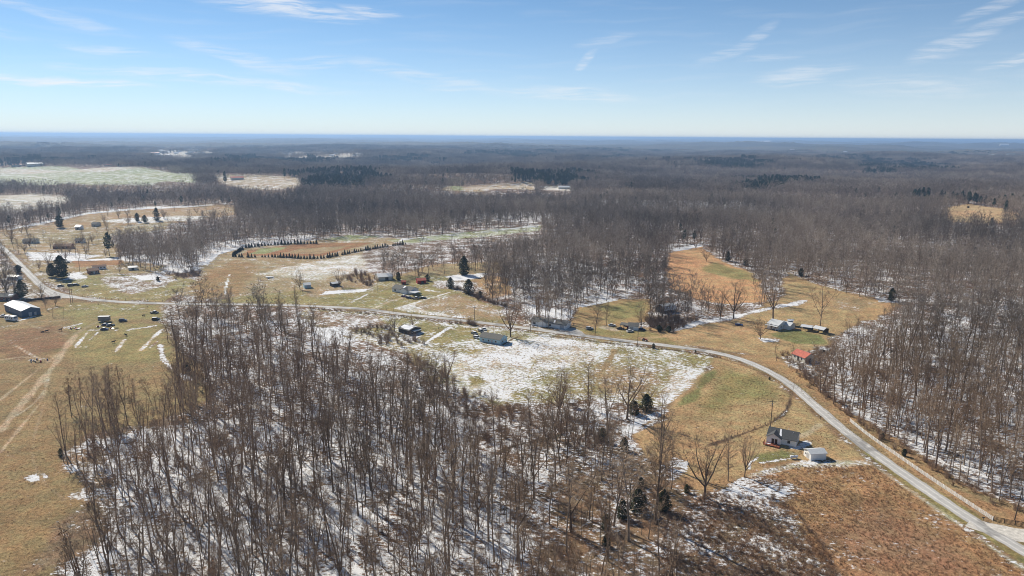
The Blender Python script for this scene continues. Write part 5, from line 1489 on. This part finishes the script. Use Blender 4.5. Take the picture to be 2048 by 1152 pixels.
def car(label, px, py, yaw, kind, colname, col, name='parked_car', snow=True, group=None):
    t = thing(name, label, 'pickup' if kind == 'pickup' else 'car', P3(px, py), rad(yaw), group); m = paint(colname, col); w = .9
    if kind == 'sedan':
        body = [(-2.25, .3), (2.2, .3), (2.28, .55), (2.15, .78), (1.0, .92), (-1.55, .95), (-2.2, .90), (-2.3, .6)]; glass = [(1.0, .92), (.35, 1.40), (-.95, 1.42), (-1.65, .95)]; roof = [(.38, 1.405), (-.98, 1.42), (-.9, 1.47), (.25, 1.46)]
    elif kind == 'suv':
        body = [(-2.25, .35), (2.2, .35), (2.3, .6), (2.2, .92), (1.1, 1.05), (-2.2, 1.10), (-2.3, .7)]; glass = [(1.1, 1.05), (.5, 1.66), (-1.95, 1.70), (-2.2, 1.10)]; roof = [(.52, 1.665), (-1.98, 1.705), (-1.85, 1.77), (.4, 1.74)]
    else:
        body = [(-2.75, .45), (2.6, .45), (2.72, .7), (2.6, 1.05), (1.35, 1.15), (-2.7, 1.12), (-2.75, .7)]; glass = [(1.35, 1.15), (.8, 1.75), (-.55, 1.77), (-.75, 1.14)]; roof = [(.82, 1.755), (-.57, 1.775), (-.5, 1.84), (.7, 1.83)]
    b = MB().prism(body, -w, w).build('body', m, t)
    bv = b.modifiers.new('soft_edges', 'BEVEL'); bv.width = .05; bv.segments = 2; bv.limit_method = 'ANGLE'
    MB().prism(glass, -w + .10, w - .10).build('window', GLASS, t)
    MB().prism(roof, -w + .13, w - .13).build('roof', SNOW if snow else m, t)
    if kind == 'pickup': MB().box(-2.6, -.85, -.78, .78, 1.121, 1.135).build('cargo_bed', DOOR_D, t)
    L0, L1 = body[0][0], body[1][0]
    for x in (L0 + .85, L1 - .85):
        for y in (-w + .05, w - .05): wheel(t, x, y, .34 if kind == 'sedan' else .38)
    for y in (-.62, .62):
        MB().box(L1 + .03, L1 + .09, y - .18, y + .18, .62, .78).build('headlight', TRIM, t); MB().box(L0 - .07, L0 - .02, y - .16, y + .16, .66, .82).build('tail_light', RED_W, t)
    return t


car('dark grey car left of the pale blue house, nearest the road', 962, 664, -60, 'suv', 'charcoal', (.06, .065, .07))
car('silver car behind the dark one beside the pale blue house', 968, 660, -60, 'sedan', 'silver', (.38, .39, .40))
car('dark pickup parked left of the pale blue house', 949, 669, -55, 'pickup', 'slate', (.10, .115, .13))
car('white car touching the left end of the pale blue house', 954, 677, -30, 'suv', 'white', (.70, .70, .69))
car('purple car in front of the white middle house', 808, 594, -25, 'sedan', 'plum', (.10, .035, .12)); car('dark blue car in front of the white middle house', 818, 597, -28, 'suv', 'navy', (.02, .028, .09))
car('black pickup right of the two cars at the middle house', 832, 598, 15, 'pickup', 'black', (.015, .015, .017)); car('dark grey car nearest the road at the middle house', 846, 597, 12, 'sedan', 'graphite', (.04, .042, .045))
car('silver grey car on the grass beside the narrow tree north of the road', 1179, 659, 10, 'suv', 'silver', (.38, .39, .40)); car('white car behind the gravel pad left of the carport', 1224, 652, 0, 'sedan', 'white', (.70, .70, .69), snow=False)
car('white car in front of the dark carport', 1260, 664, 25, 'sedan', 'white', (.70, .70, .69), snow=False); car('blue car right of the grey roofed shed', 1283, 660, -20, 'sedan', 'blue', (.03, .05, .14))
car('small dark car inside the dark carport', 1241, 659, -20, 'sedan', 'black', (.015, .015, .017), snow=False)
car('bright blue car with snowy roof alone on the right meadow', 1478, 651, -20, 'sedan', 'bright_blue', (.02, .055, .22))
for lb, x, y, k, c, cc in (('leftmost dark car of the row below the brick house', 121, 573, 'sedan', 'charcoal', (.06, .065, .07)), ('second car of the row below the brick house', 142, 572, 'suv', 'graphite', (.04, .042, .045)),
                           ('third car of the row below the brick house', 152, 571, 'suv', 'black', (.015, .015, .017)), ('rightmost pale car of the row below the brick house', 170, 574, 'sedan', 'silver', (.38, .39, .40))):
    car(lb, x, y, 20, k, c, cc, group='cars parked in a row below the brick house')
car('dark blue car alone on the left meadow', 246, 643, 15, 'suv', 'navy', (.02, .028, .09), snow=False)
for lb, x, y, yaw, c, cc in (('front blue scrap car below the box trailer', 209, 660, 0, 'blue', (.03, .05, .14)), ('scrap car behind the front blue one under the box trailer', 211, 651, 10, 'navy', (.02, .028, .09)), ('dark scrap car right of the box trailer heap', 221, 652, 40, 'charcoal', (.06, .065, .07))):
    car(lb, x, y, yaw, 'sedan', c, cc)
car('dark pickup at the wood edge on the left road meadow', 309, 627, -10, 'pickup', 'charcoal', (.06, .065, .07)); car('dark car under the trees right of the meadow pickup', 312, 640, 15, 'suv', 'black', (.015, .015, .017))


def box_trailer():
    t = thing('box_trailer', 'grey box trailer standing behind the scrap cars on the left meadow', 'trailer', P3(209, 643), rad(5))
    MB().box(-3.2, 3.2, -1.2, 1.2, .75, 3.3).build('box', flat_mat('faded_grey_panel', (.27, .25, .22), .7, .3, .15), t)
    MB().box(-3.25, 3.25, -1.25, 1.25, 3.301, 3.38).build('roof', R_TIN, t)
    for x in (-1.0, .2):
        for y in (-1.1, 1.1): wheel(t, x, y, .42)
    MB().box(3.2, 4.6, -.06, .06, .6, .72).build('hitch', STEEL, t)
    MB().box(-3.1, 3.1, -.9, .9, .58, .748).build('chassis', DOOR_D, t)


box_trailer()


def motorhome():
    t = thing('motorhome', 'white motorhome parked in front of the slate blue barn', 'motorhome', P3(23, 641), rad(-20))
    b = MB().prism([(-4.2, .5), (4.1, .5), (4.3, 1.1), (4.1, 2.0), (3.6, 3.05), (-4.1, 3.1), (-4.2, 2.9)], -1.25, 1.25).build('body', TRIM, t)
    for x in (-2.9, -1.3, .4, 2.0):
        for y, s in ((-1.28, -1), (1.28, 1)): MB().box(x - .5, x + .5, min(y, y - s * .04), max(y, y - s * .04), 1.6, 2.3).build('window', GLASS, t)
    MB().prism([(4.16, 1.75), (4.2, 1.75), (3.78, 2.75), (3.74, 2.75)], -1.05, 1.05).build('windscreen', GLASS, t)
    MB().box(-1.6, -.8, -.5, .5, 3.12, 3.4).build('roof_unit', CREAM, t)
    MB().box(-3.9, 3.6, -1.265, 1.265, .95, 1.1).build('stripe', paint('slate', (.10, .115, .13)), t)
    for x in (-2.6, 2.9):
        for y in (-1.12, 1.12): wheel(t, x, y, .45)


motorhome()
car('white pickup beside the white motorhome at the left edge', 6, 634, 30, 'pickup', 'white', (.70, .70, .69))


def tractor():
    t = thing('tractor', 'small dark tractor on bare earth north of the road', 'tractor', P3(1289, 682), rad(-30)); m = paint('tractor_red', (.30, .04, .03))
    MB().prism([(-.6, .7), (1.5, .75), (1.55, 1.25), (.2, 1.4), (-.6, 1.1)], -.35, .35).build('body', m, t)
    MB().box(-.7, -.25, -.28, .28, 1.11, 1.55).build('seat', DOOR_D, t)
    for y in (-.65, .65): wheel(t, -.5, y, .68); wheel(t, 1.25, y * .85, .38)
    for x, y in ((-.75, -.4), (-.75, .4)): MB().box(x - .04, x + .04, y - .04, y + .04, 1.0, 2.1).build('roll_bar', STEEL, t)
    MB().tube((.35, 0, 1.35), (.1, 0, 1.65), .03, .03, 6).build('steering_column', STEEL, t)


tractor()


def flat_boat():
    t = thing('boat', 'white boat on a trailer standing in the far tan field', 'boat', P3(540, 557), rad(-5))
    v = []; f = []; st = [(-3.4, 1.05, .75), (-1.5, 1.15, .6), (.6, 1.1, .6), (2.4, .7, .75), (3.6, .05, 1.1)]
    for x, w, zb in st: v += [(x, -w, 1.5), (x, -w * .6, zb), (x, w * .6, zb), (x, w, 1.5)]
    for i in range(4):
        for k in range(3): f.append((i * 4 + k, i * 4 + k + 1, i * 4 + 5 + k, i * 4 + 4 + k))
    f.append((0, 1, 2, 3)); mesh_obj('hull', v, f, TRIM, t)
    mesh_obj('cover', [(x, s * (w - .02), 1.48 + (.12 if s == 0 else 0)) for x, w, _ in st for s in (-1, 0, 1)], [(i * 3 + k, i * 3 + 3 + k, i * 3 + 4 + k, i * 3 + 1 + k) for i in range(4) for k in range(2)], SNOW, t)
    MB().box(-2.5, 3.4, -.5, .5, .45, .58).build('trailer_frame', STEEL, t)
    for y in (-.95, .95): wheel(t, -.8, y, .32)


flat_boat()


def junk(label, px, py, seed, span, parts):
    t = thing('scrap_heap', label, 'scrap heap', P3(px, py), 0, 'scrap heaps on the left meadow'); rg = random.Random(seed)
    for k in range(parts):
        x, y = rg.uniform(-span, span), rg.uniform(-span * .6, span * .6); c = rg.random()
        if c < .4: MB().tube((x, y, 0), (x, y + .05, .75 + rg.random() * .3), .3, .3, 10).build('barrel', rg.choice([STEEL, paint('blue', (.03, .05, .14)), RED_W]), t)
        elif c < .75: o = MB().box(-.9, .9, -.5, .5, 0, .05).build('sheet', rg.choice([R_TIN, STEEL, SNOW, R_RUST]), t); o.location = (x, y, .25 + rg.random() * .3); o.rotation_euler = (rg.uniform(-.4, .4), rg.uniform(-.3, .3), rg.uniform(0, 3))
        else: o = MB().box(-1.4, 1.4, -.1, .1, 0, .09).build('plank', D_WOOD, t); o.location = (x, y, .2 + .3 * rg.random()); o.rotation_euler = (0, rg.uniform(-.2, .2), rg.uniform(0, 3))


junk('scrap heap with metal sheets at the end of the left dirt track', 147, 658, 3, 3.5, 13); junk('low scrap heap beside the posts left of the dirt track', 76, 723, 4, 4.0, 12); junk('scrap heap right of the front blue scrap car', 228, 657, 5, 2.2, 8)
junk('scrap pile left of the front blue scrap car', 193, 654, 6, 2.0, 7)


def animal(name, label, px, py, yaw, horse, mat, lying=False):
    me = bpy.data.meshes.new(name); V = []; R = []; Ed = []

    def add(p, r, par=None):
        V.append(p); R.append(r)
        if par is not None: Ed.append((par, len(V) - 1))
        return len(V) - 1
    k = 1.0 if horse else .88; z = 1.18 * k if not lying else .5
    hip = add((-.62, 0, z), (.27, .32)); mid = add((-.05, 0, z - .04), (.28, .36), hip); sh = add((.55, 0, z), (.25, .36), mid)
    neck = add((.92, 0, z + (.38 if horse else .12)), (.13, .19), sh); poll = add((1.16, 0, z + (.68 if horse else .2)), (.10, .14), neck); muz = add((1.52, 0, z + (.44 if horse else .02)), (.075, .09), poll)
    for s in (-1, 1):
        add((1.10, s * .09, poll and V[poll][2] + .17), (.025, .03), poll)
        if lying:
            a = add((.7, s * .22, .28), (.1, .1), sh); add((1.05, s * .22, .1), (.06, .06), a); b = add((-.5, s * .3, .26), (.14, .12), hip); add((-.1, s * .36, .09), (.06, .06), b)
        else:
            a = add((.58, s * .2, z - .45), (.10, .12), sh); c = add((.60, s * .2, z * .42), (.055, .06), a); add((.57, s * .2, .04), (.05, .055), c)
            b = add((-.55, s * .2, z - .42), (.13, .17), hip); d = add((-.78, s * .2, z * .40), (.055, .065), b); add((-.70, s * .2, .04), (.05, .055), d)
    tl = add((-.92, 0, z - .05), (.05, .05), hip); add((-1.02, 0, z - .6 if not lying else .12), (.05, .06), tl)
    me.from_pydata(V, Ed, []); me.materials.append(mat); o = bpy.data.objects.new(name, me); C.objects.link(o)
    md = o.modifiers.new('skin', 'SKIN'); md.use_smooth_shade = True
    if not me.skin_vertices: me.skin_vertices.new() if hasattr(me.skin_vertices, 'new') else None
    try:
        bm = bmesh.new(); bm.from_mesh(me); ly = bm.verts.layers.skin.verify()
        bm.verts.ensure_lookup_table()
        for i, q in enumerate(bm.verts): q[ly].radius = R[i]; q[ly].use_root = (i == 0)
        bm.to_mesh(me); bm.free()
    except Exception as e: print('skin', e)
    sb = o.modifiers.new('smooth', 'SUBSURF'); sb.levels = 1; sb.render_levels = 1
    o.location = P3(px, py); o.rotation_euler = (0, 0, rad(yaw)); tag(o, label, 'horse' if horse else 'cow')
    return o


HIDE_B = flat_mat('dark_brown_hide', (.045, .025, .016), .7, .25, .15); HIDE_K = flat_mat('black_hide', (.014, .012, .011), .7, .25, .15)
animal('horse', 'dark brown horse standing left of the scrap heap', 121, 662, 20, True, HIDE_B); animal('cow', 'black cow lying on the left meadow beside another', 84, 665, 10, False, HIDE_K, True)
animal('cow', 'black cow standing just right of the lying one', 94, 664, 20, False, HIDE_K); animal('cow', 'dark cow near the wood edge above the blue car', 287, 633, -10, False, HIDE_B)
animal('cow', 'black cow in the middle of the snow strips', 227, 686, 30, False, HIDE_K); animal('cow', 'dark cow right of the snow strips on the left meadow', 252, 672, 160, False, HIDE_K)


def round_bale():
    t = P3(1936, 416); o = MB().tube((-.75, 0, .85), (.75, 0, .85), .9, .9, 18).build('hay_bale', flat_mat('weathered_hay', (.13, .10, .06), .95, .1, .3)); o.location = t
    tag(o, 'dark round hay bale on the small hilltop field at right', 'hay bale'); o.scale = (1.6, 1.6, 1.6)


round_bale()

# ================================================================== trees that stand alone
def lone(label, px, py, top, proto, name='bare_tree', group=None, wide=1.0, seed=None, tilt=0.0):
    g, z, h = height_at(px, py, top); s = h / (PROTO[proto]['H'] * .98)
    o = place_tree(name, proto, (g[0], g[1], z), s * wide, (px * 1.7 + py) % 6.28, label, 'tree', group, s, tilt)
    return o


O0, O1, O2, O3, O4, T0, T1 = OPEN
for lb, x, y, tp, pr, wd in (
    ('wide spreading bare tree at the edge of the tan slope left of the white house', 1409, 994, 864, O4, 1.05), ('thin bare tree just right of the wide spreading one', 1456, 962, 866, T1, .75),
    ('bare tree nearest the white house on its left', 1489, 954, 856, O1, .62), ('tallest bare tree in the thin wood among dark cedars', 1311, 1047, 828, T1, .95),
    ('bare tree with bare lower trunk in front of the cedars', 1257, 1082, 912, NEAR[3], 1.5), ('leftmost big bare tree of the thin brown wood', 1142, 1064, 925, NEAR[6], 1.5),
    ('bare tree behind the front cedars in the thin wood', 1228, 1052, 896, NEAR[4], 1.5), ('short bushy bare tree left of the cedars', 1172, 1042, 975, SAP[1], 1.4), ('thin leaning sapling right of the cedars in front', 1297, 1078, 985, SAP[0], 1.2),
    ('big bare tree with dark trunk in the middle of the snowy slope edge', 1254, 838, 715, O2, .95), ('pale grey bare tree beside the cedars at the slope edge', 1295, 812, 765, O3, 1.0), ('bare tree at the wood edge left of the big slope tree', 1178, 818, 725, T0, .95), ('bare tree with forked trunk at the snowy slope bottom', 1120, 830, 735, O1, .9),
    ('big round crowned bare tree right of the pale blue house', 1021, 674, 593, O4, .95), ('right of two dark bare trees at the left edge of the snowy slope', 893, 782, 688, O0, .85), ('left of two dark bare trees at the left edge of the snowy slope', 841, 772, 690, O2, .8),
    ('narrow bare tree standing at the road north side', 1190, 670, 607, T0, .75), ('bare tree just behind the narrow roadside one', 1213, 651, 605, T1, .75), ('round bare tree beside the grey roofed shed', 1282, 657, 605, O1, .85),
    ('bare tree at the right end of the long white house', 1140, 645, 606, O3, .9), ('dark wide bare tree above the snowy strip on the meadow', 1467, 637, 558, O0, .9), ('tall bare tree behind the right porch house', 1546, 640, 545, O2, .9),
    ('pale upright bare tree behind the open shelters', 1640, 656, 572, NEAR[3], 1.3), ('small round bare tree in front of the porch house', 1521, 678, 632, O3, 1.0), ('small bare tree left of the red roofed cottage', 1553, 722, 688, SAP[0], 1.4), ('bare tree close to the front of the red roofed cottage', 1578, 736, 690, SAP[1], 1.3),
    ('thin crooked bare tree on the inner curve of the road', 1582, 802, 762, SAP[3], .8), ('small bare tree inside the orange hill field', 1413, 523, 492, O3, .9), ('bare tree at the top corner of the orange hill field', 1392, 500, 470, O1, .8),
    ('round bare tree beside the pale blue garden shed', 600, 579, 537, O1, .95), ('wide bare tree above the dark open shed', 680, 574, 534, O3, 1.0), ('spreading bare tree behind the dark shack', 789, 663, 622, O0, 1.1), ('small bare tree right of the dark shack', 826, 654, 626, O3, .9),
    ('bare bushy tree at the road beside the pole', 939, 649, 630, O3, 1.0), ('small bare tree at the left front of the white middle house', 754, 586, 560, SAP[1], 1.2), ('bare tree behind the red shed', 838, 559, 530, O1, .8),
    ('tall bare tree above the dark hedge right of the middle yard', 985, 606, 545, T0, .8), ('dark tall bare tree at the end of the hedge above the field', 1018, 600, 540, NEAR[2], 1.2), ('bare tree in the hedge right of the cedars', 985, 596, 548, NEAR[5], 1.1),
    ('large bare tree at the left edge by the road', 14, 592, 543, O0, .9), ('bare tree behind the slate blue barn beside the plank fence', 84, 600, 560, O1, .85), ('bare yard tree right of the slate blue barn, taller one', 111, 611, 582, O3, .8), ('bare yard tree right of the slate blue barn, middle one', 92, 618, 588, T1, .6),
    ('small bare tree on the meadow right of the motorhome', 128, 642, 613, SAP[3], 1.0), ('small bare shrubby tree left of the meadow one', 105, 634, 616, SAP[2], 1.2), ('leaning bare tree above the brick house', 152, 517, 476, NEAR[1], 1.1), ('second leaning tree right beside the one above the brick house', 172, 518, 472, NEAR[3], 1.0),
    ('bare tree behind the big evergreen by the left road', 98, 540, 500, O0, .9), ('bare tree beside the left road above the bend', 78, 541, 515, O3, .9), ('bare tree at the top of the left road', 27, 497, 463, T0, .7), ('bare tree right of the brick house', 240, 548, 518, O1, .8), ('slim bare tree in the yard right of the pale shed', 305, 558, 530, SAP[3], 1.0),
    ('bare tree in the meadow below the hill barn', 1300, 648, 600, O1, .8), ('bare tree left of the gambrel barn', 1325, 640, 596, O3, .8), ('bare tree right above the gambrel barn', 1375, 640, 585, T1, .8), ('bare roadside tree left of the porch house drive', 1440, 640, 575, O4, .75)):
    lone(lb, x, y, tp, pr, wide=wd)
rl = random.Random(21)
for k in range(46):
    x, y = rl.uniform(0, 330), rl.uniform(462, 528)
    if abs(x - (8 + (y - 497) * 1.0)) < 14 or (150 < x < 210 and y > 520): continue
    lone('bare yard tree scattered among the houses on the far left', x, y, y - rl.uniform(20, 36), rl.choice([O1, O3, T0, MID[0], MID[1], O0]), group='bare yard trees on the far left', wide=.85)
for k in range(22):
    x = rl.uniform(190, 480); y = 447 - (x - 190) * .05 + rl.uniform(-12, 6)
    lone('bare tree scattered over the far left field', x, y, y - rl.uniform(14, 22), rl.choice([O1, O3, MID[1], MID[3]]), group='bare trees scattered over the far left field', wide=.9)
for k in range(14):
    x = rl.uniform(330, 610); y = rl.uniform(640, 690)
    pass

EV = (
    ('dark cedar behind the front tree in the thin wood', 1212, 1060, 1029, CEDAR[0], 1.25), ('largest dark cedar low in the thin brown wood', 1275, 1022, 978, CEDAR[1], 1.25), ('dark cedar right of the largest cedar', 1325, 1022, 978, CEDAR[2], 1.25), ('cedar in front of the largest one', 1244, 1035, 1000, CEDAR[1], 1.25),
    ('small dark cedar near the bottom of the thin wood', 1212, 1092, 1069, CEDAR[0], 1.32), ('cedar above the thin wood, left one', 1205, 882, 857, CEDAR[1], 1.44), ('cedar above the thin wood, right one', 1248, 900, 875, CEDAR[0], 1.25), ('dark cedar at the tan slope edge behind brush', 1373, 985, 969, CEDAR[1], 1.25), ('cedar between the tall trees of the thin wood', 1282, 972, 955, CEDAR[0], 1.32), 
    ('dark cedar at the foot of the big slope tree', 1268, 828, 802, CEDAR[1], 1.56), ('rounded dark cedar right of the big slope tree', 1292, 822, 789, CEDAR[0], 1.44), 
    ('tall dark cedar at the edge of the middle wood', 928, 550, 513, CEDAR[2], 1.25), ('dark cedar in the hedge above the middle field, right one', 937, 588, 559, CEDAR[1], 1.25), ('dark cedar in the hedge above the middle field, left one', 901, 576, 555, CEDAR[0], 1.44), ('dark cedar far right in the hedge', 960, 594, 582, CEDAR[1], 1.44), ('small dark cedar right of the red shed', 855, 562, 549, CEDAR[1], 1.44), ('small green pine left of the red shed', 797, 560, 544, CEDAR[0], 1.30),
    ('rusty brown young cedar on the near road verge', 1307, 697, 687, CEDAR[1], 1.25), ('small dark shrub cedar at the start of the road curve', 1391, 706, 700, CEDAR[1], 1.25), ('small dark cedar on the inner road verge', 1539, 760, 754, CEDAR[1], 1.25),
    ('dark cedar at the wood edge above the right meadow', 1783, 602, 577, BROAD[0], .85), ('dark cedar at the orange field left edge', 1328, 535, 520, CEDAR[1], 1.30), ('dark cedar beside the small tree at the orange field right edge', 1455, 522, 503, CEDAR[0], 1.20), ('dark cedar right of the orange field', 1491, 531, 516, CEDAR[1], 1.30), ('dark cedar in the gap above the right meadow', 1602, 552, 536, CEDAR[2], 1.56), ('dark cedar on the left shoulder of the hilltop field', 1890, 412, 391, PINE[1], .9), ('dark pine above the hilltop field', 1952, 409, 396, PINE[2], .9), ('dark pine right of the hilltop field', 2012, 420, 410, CEDAR[1], 1.20), ('lone round evergreen on the ridge right of centre', 1724, 426, 416, BROAD[0], 1.0), ('lone pine in the woods right of centre', 1497, 447, 437, BROAD[1], .9),
    ('lone dark evergreen over the middle woods', 731, 417, 400, PINE[1], .9),
    ('big dark evergreen in front of the brick house', 124, 556, 512, BROAD[0], .95), ('smaller olive evergreen left of the big one', 104, 553, 527, BROAD[1], .8), ('dark low evergreen left of the left road', 37, 546, 530, BROAD[0], 1.2), ('olive evergreen left of the plank fence', 44, 596, 560, BROAD[1], .75),
    ('big round dark evergreen in the far left field', 120, 455, 431, BROAD[0], .95), ('left of the paired evergreens in the far left field', 275, 443, 426, BROAD[0], .8), ('right of the paired evergreens in the far left field', 290, 445, 430, BROAD[1], .9), ('pointed grey green evergreen right of the paired ones', 314, 441, 416, CEDAR[1], 0.90), ('dark pine behind the paired evergreens', 311, 415, 402, PINE[0], .9),
    ('pine at the left wood edge above the brick house', 219, 512, 466, PINE[2], 1.0), ('dark evergreen at the far opening, left one', 451, 372, 343, PINE[0], .7), ('dark evergreen at the far opening, right one', 570, 360, 337, PINE[1], .7),
    ('dark round evergreen bush at the edge of the left wood', 375, 745, 724, BROAD[0], 1.0), ('dark small bush in the yard above the left road', 316, 562, 553, BROAD[0], 1.1), ('small dark cedar at the left corner of the foreground wood', 122, 912, 897, CEDAR[1], 1.10),
    ('dark cedar at the right wood edge behind the white fence', 1764, 878, 866, CEDAR[1], 1.32), ('low dark cedar at the right wood edge near the black fence', 1808, 912, 898, BROAD[0], 1.0), ('olive evergreen brush right of the grey roofed shed', 1318, 663, 650, BROAD[1], 1.2), ('olive evergreen brush above the meadow end of the snowy strip', 1338, 664, 652, BROAD[1], 1.2))
for lb, x, y, tp, pr, wd in EV: lone(lb, x, y, tp, pr, name='evergreen_tree', wide=wd)


def conifer_row(pxs, spacing, label, group, h0, h1):
    line = resample(smooth_line([G(*p) for p in pxs], 2), .2); cum = np.concatenate([[0], np.cumsum(np.hypot(*np.diff(line, axis=0).T))]); n = int(cum[-1] / spacing)
    for k in range(n):
        if rl.random() < .04: continue
        c = (k + rl.uniform(-.12, .12)) * spacing; x, y = np.interp(c, cum, line[:, 0]), np.interp(c, cum, line[:, 1]); s = rl.uniform(h0, h1) / 5
        place_tree('conifer', SPR[rl.randrange(3)], (x, y, float(terrain(x, y))), s, rl.uniform(0, 6), label, 'conifer', group, s * rl.uniform(.9, 1.15))


conifer_row([(466, 514), (500, 515), (540, 514), (580, 516), (620, 518), (650, 517), (680, 511), (710, 505), (740, 499), (780, 493), (818, 488)], 3.2, 'young dark conifer in the long near row along the tan field', 'conifers of the near row on the tan field', 2.6, 5.2)
conifer_row([(466, 512), (472, 507), (480, 502), (488, 498)], 2.0, 'young dark conifer in the dense end row linking the two long rows', 'conifers of the dense end row', 2.8, 4.2)
conifer_row([(492, 496), (520, 492), (560, 489), (600, 488), (640, 488)], 3.4, 'young dark conifer in the far row below the wood edge', 'conifers of the far row below the wood', 3.2, 5.4)

# ================================================================== brush and dry weeds
brush, weeds = [], []
rw = np.random.default_rng(77)


def along(pxs, sp, spread, names, out, s0, s1):
    line = resample([G(*p) for p in pxs], sp)
    for x, y in line:
        x += rw.normal() * spread; y += rw.normal() * spread
        out.append((x, y, float(terrain(x, y)), names[rw.integers(len(names))], rw.uniform(s0, s1)))


def fill(pxs, sp, names, out, s0, s1, prob=1.0):
    P = np.array([G(*p) for p in pxs]); nx = int((P[:, 0].max() - P[:, 0].min()) / sp) + 1; ny = int((P[:, 1].max() - P[:, 1].min()) / sp) + 1
    gx, gy = np.meshgrid(np.arange(nx), np.arange(ny)); x = P[:, 0].min() + (gx + rw.random(gx.shape)).ravel() * sp; y = P[:, 1].min() + (gy + rw.random(gy.shape)).ravel() * sp
    d = .5 + .5 * np.sin(x * .19 + 2 * np.sin(y * .11)) * np.sin(y * .23 + 1.5 * np.sin(x * .09))
    k = inside(x, y, P) & (rw.random(len(x)) < prob * (.45 + .75 * d))
    z = terrain(x, y)
    for i in np.nonzero(k)[0]: out.append((x[i], y[i], z[i], names[rw.integers(len(names))], rw.uniform(s0, s1)))


fill([(1560, 930), (1740, 930), (1800, 972), (1900, 1040), (2060, 1150), (2160, 1260), (1700, 1260), (1610, 1060), (1575, 1010), (1590, 985), (1500, 955)], .8, TUFT, weeds, .4, 1.0, .6)
fill([(1300, 1250), (1330, 1040), (1420, 985), (1575, 1000), (1660, 1110), (1720, 1250)], 2.3, SHRUB, brush, .3, .8, .8)
fill([(1300, 1250), (1330, 1040), (1420, 985), (1575, 1000), (1660, 1110), (1720, 1250)], .8, TUFT, weeds, .6, 1.3, .7)
fill([(1090, 1200), (1120, 960), (1280, 890), (1350, 950), (1440, 985), (1330, 1040), (1300, 1200)], 4.2, SHRUB, brush, .4, 1.2, .7)
fill([(1424, 735), (1500, 740), (1600, 810), (1700, 900), (1560, 925), (1440, 980), (1300, 900), (1330, 830)], 1.3, TUFT, weeds, .3, .7, .45)
fill([(900, 722), (1010, 684), (1180, 683), (1410, 716), (1330, 805), (1060, 765), (1000, 795)], 1.7, TUFT, weeds, .35, .8, .5)
fill([(-60, 700), (120, 690), (330, 740), (160, 800), (110, 900), (190, 1000), (90, 1152), (-120, 1200)], 1.5, TUFT, weeds, .22, .5, .6)
fill([(1440, 716), (1600, 745), (1690, 822), (1990, 1010), (2060, 1035), (2060, 1060), (1960, 1035), (1700, 866), (1560, 752)], 1.2, TUFT, weeds, .3, .65, .5)
along([(1425, 888), (1480, 869), (1540, 847), (1571, 825), (1581, 800)], 1.4, .4, SHRUB, brush, .14, .32)
along([(1100, 674), (1250, 691), (1350, 701), (1440, 716)], 1.2, .3, SHRUB, brush, .2, .5); along([(620, 618), (760, 630), (850, 640)], 1.6, .5, SHRUB, brush, .3, .7)
along([(910, 576), (960, 598), (1012, 614)], 1.2, 1.2, SHRUB, brush, .6, 1.4); along([(1600, 745), (1690, 826), (1800, 893), (1900, 958), (2060, 1030)], 1.3, 1.6, SHRUB, brush, .5, 1.3)
fill([(1540, 712), (1640, 700), (1660, 760), (1600, 745)], 2.6, SHRUB, brush, .5, 1.3, .7); fill([(1290, 640), (1340, 632), (1400, 640), (1345, 664), (1300, 664)], 2.6, SHRUB, brush, .8, 1.7, .8)
fill([(690, 655), (800, 650), (850, 690), (760, 690)], 3.0, SHRUB, brush, .6, 1.5, .7); fill([(800, 690), (940, 780), (1100, 830), (1250, 840), (1200, 900), (1000, 900), (850, 800)], 3.6, SHRUB, brush, .7, 1.7, .7)
fill([(710, 540), (760, 560), (740, 575), (690, 560)], 4, SHRUB, brush, .8, 1.6, .8); fill([(330, 545), (400, 540), (400, 556), (350, 560)], 4, SHRUB, brush, .6, 1.4, .8)
fill([(130, 910), (300, 850), (600, 850), (1000, 900), (1050, 1152), (1050, 1250), (150, 1250), (190, 1050)], 5.5, SHRUB, brush, .4, 1.1, .7); fill([(1680, 820), (1800, 700), (2060, 640), (2060, 1010), (1900, 945)], 6, SHRUB, brush, .5, 1.2, .7)
along([(935, 648), (950, 651)], .8, .8, SHRUB, brush, .8, 1.4); along([(900, 646), (920, 648)], 1.4, .5, SHRUB, brush, .6, 1.2); along([(215, 608), (300, 612)], 6, 2, SHRUB, brush, .2, .4)
scatter('brush', brush, 'leafless brown brush and thickets along edges and in the scrub', 'brush')
scatter('dry_weeds', weeds, 'dry tawny weeds standing in the rough fields', 'weeds')


# ================================================================== air
def build_haze():
    m = bpy.data.materials.new('haze_air'); m.use_nodes = True
    n, l = m.node_tree.nodes, m.node_tree.links; n.clear()
    out = n.new('ShaderNodeOutputMaterial'); v = n.new('ShaderNodeVolumePrincipled')
    v.inputs['Color'].default_value = (.43, .655, 1.0, 1); v.inputs['Density'].default_value = 9.0e-5; v.inputs['Anisotropy'].default_value = .25
    l.new(v.outputs[0], out.inputs['Volume'])
    b = MB().box(-62500, 62500, -62500, 62500, -90, HAZE_TOP)
    o = b.build('haze', m); o['kind'] = 'stuff'; o['label'] = 'thin blue haze over the far woods'; o['category'] = 'haze'
    return o


HAZE_TOP = 128.0
build_haze()
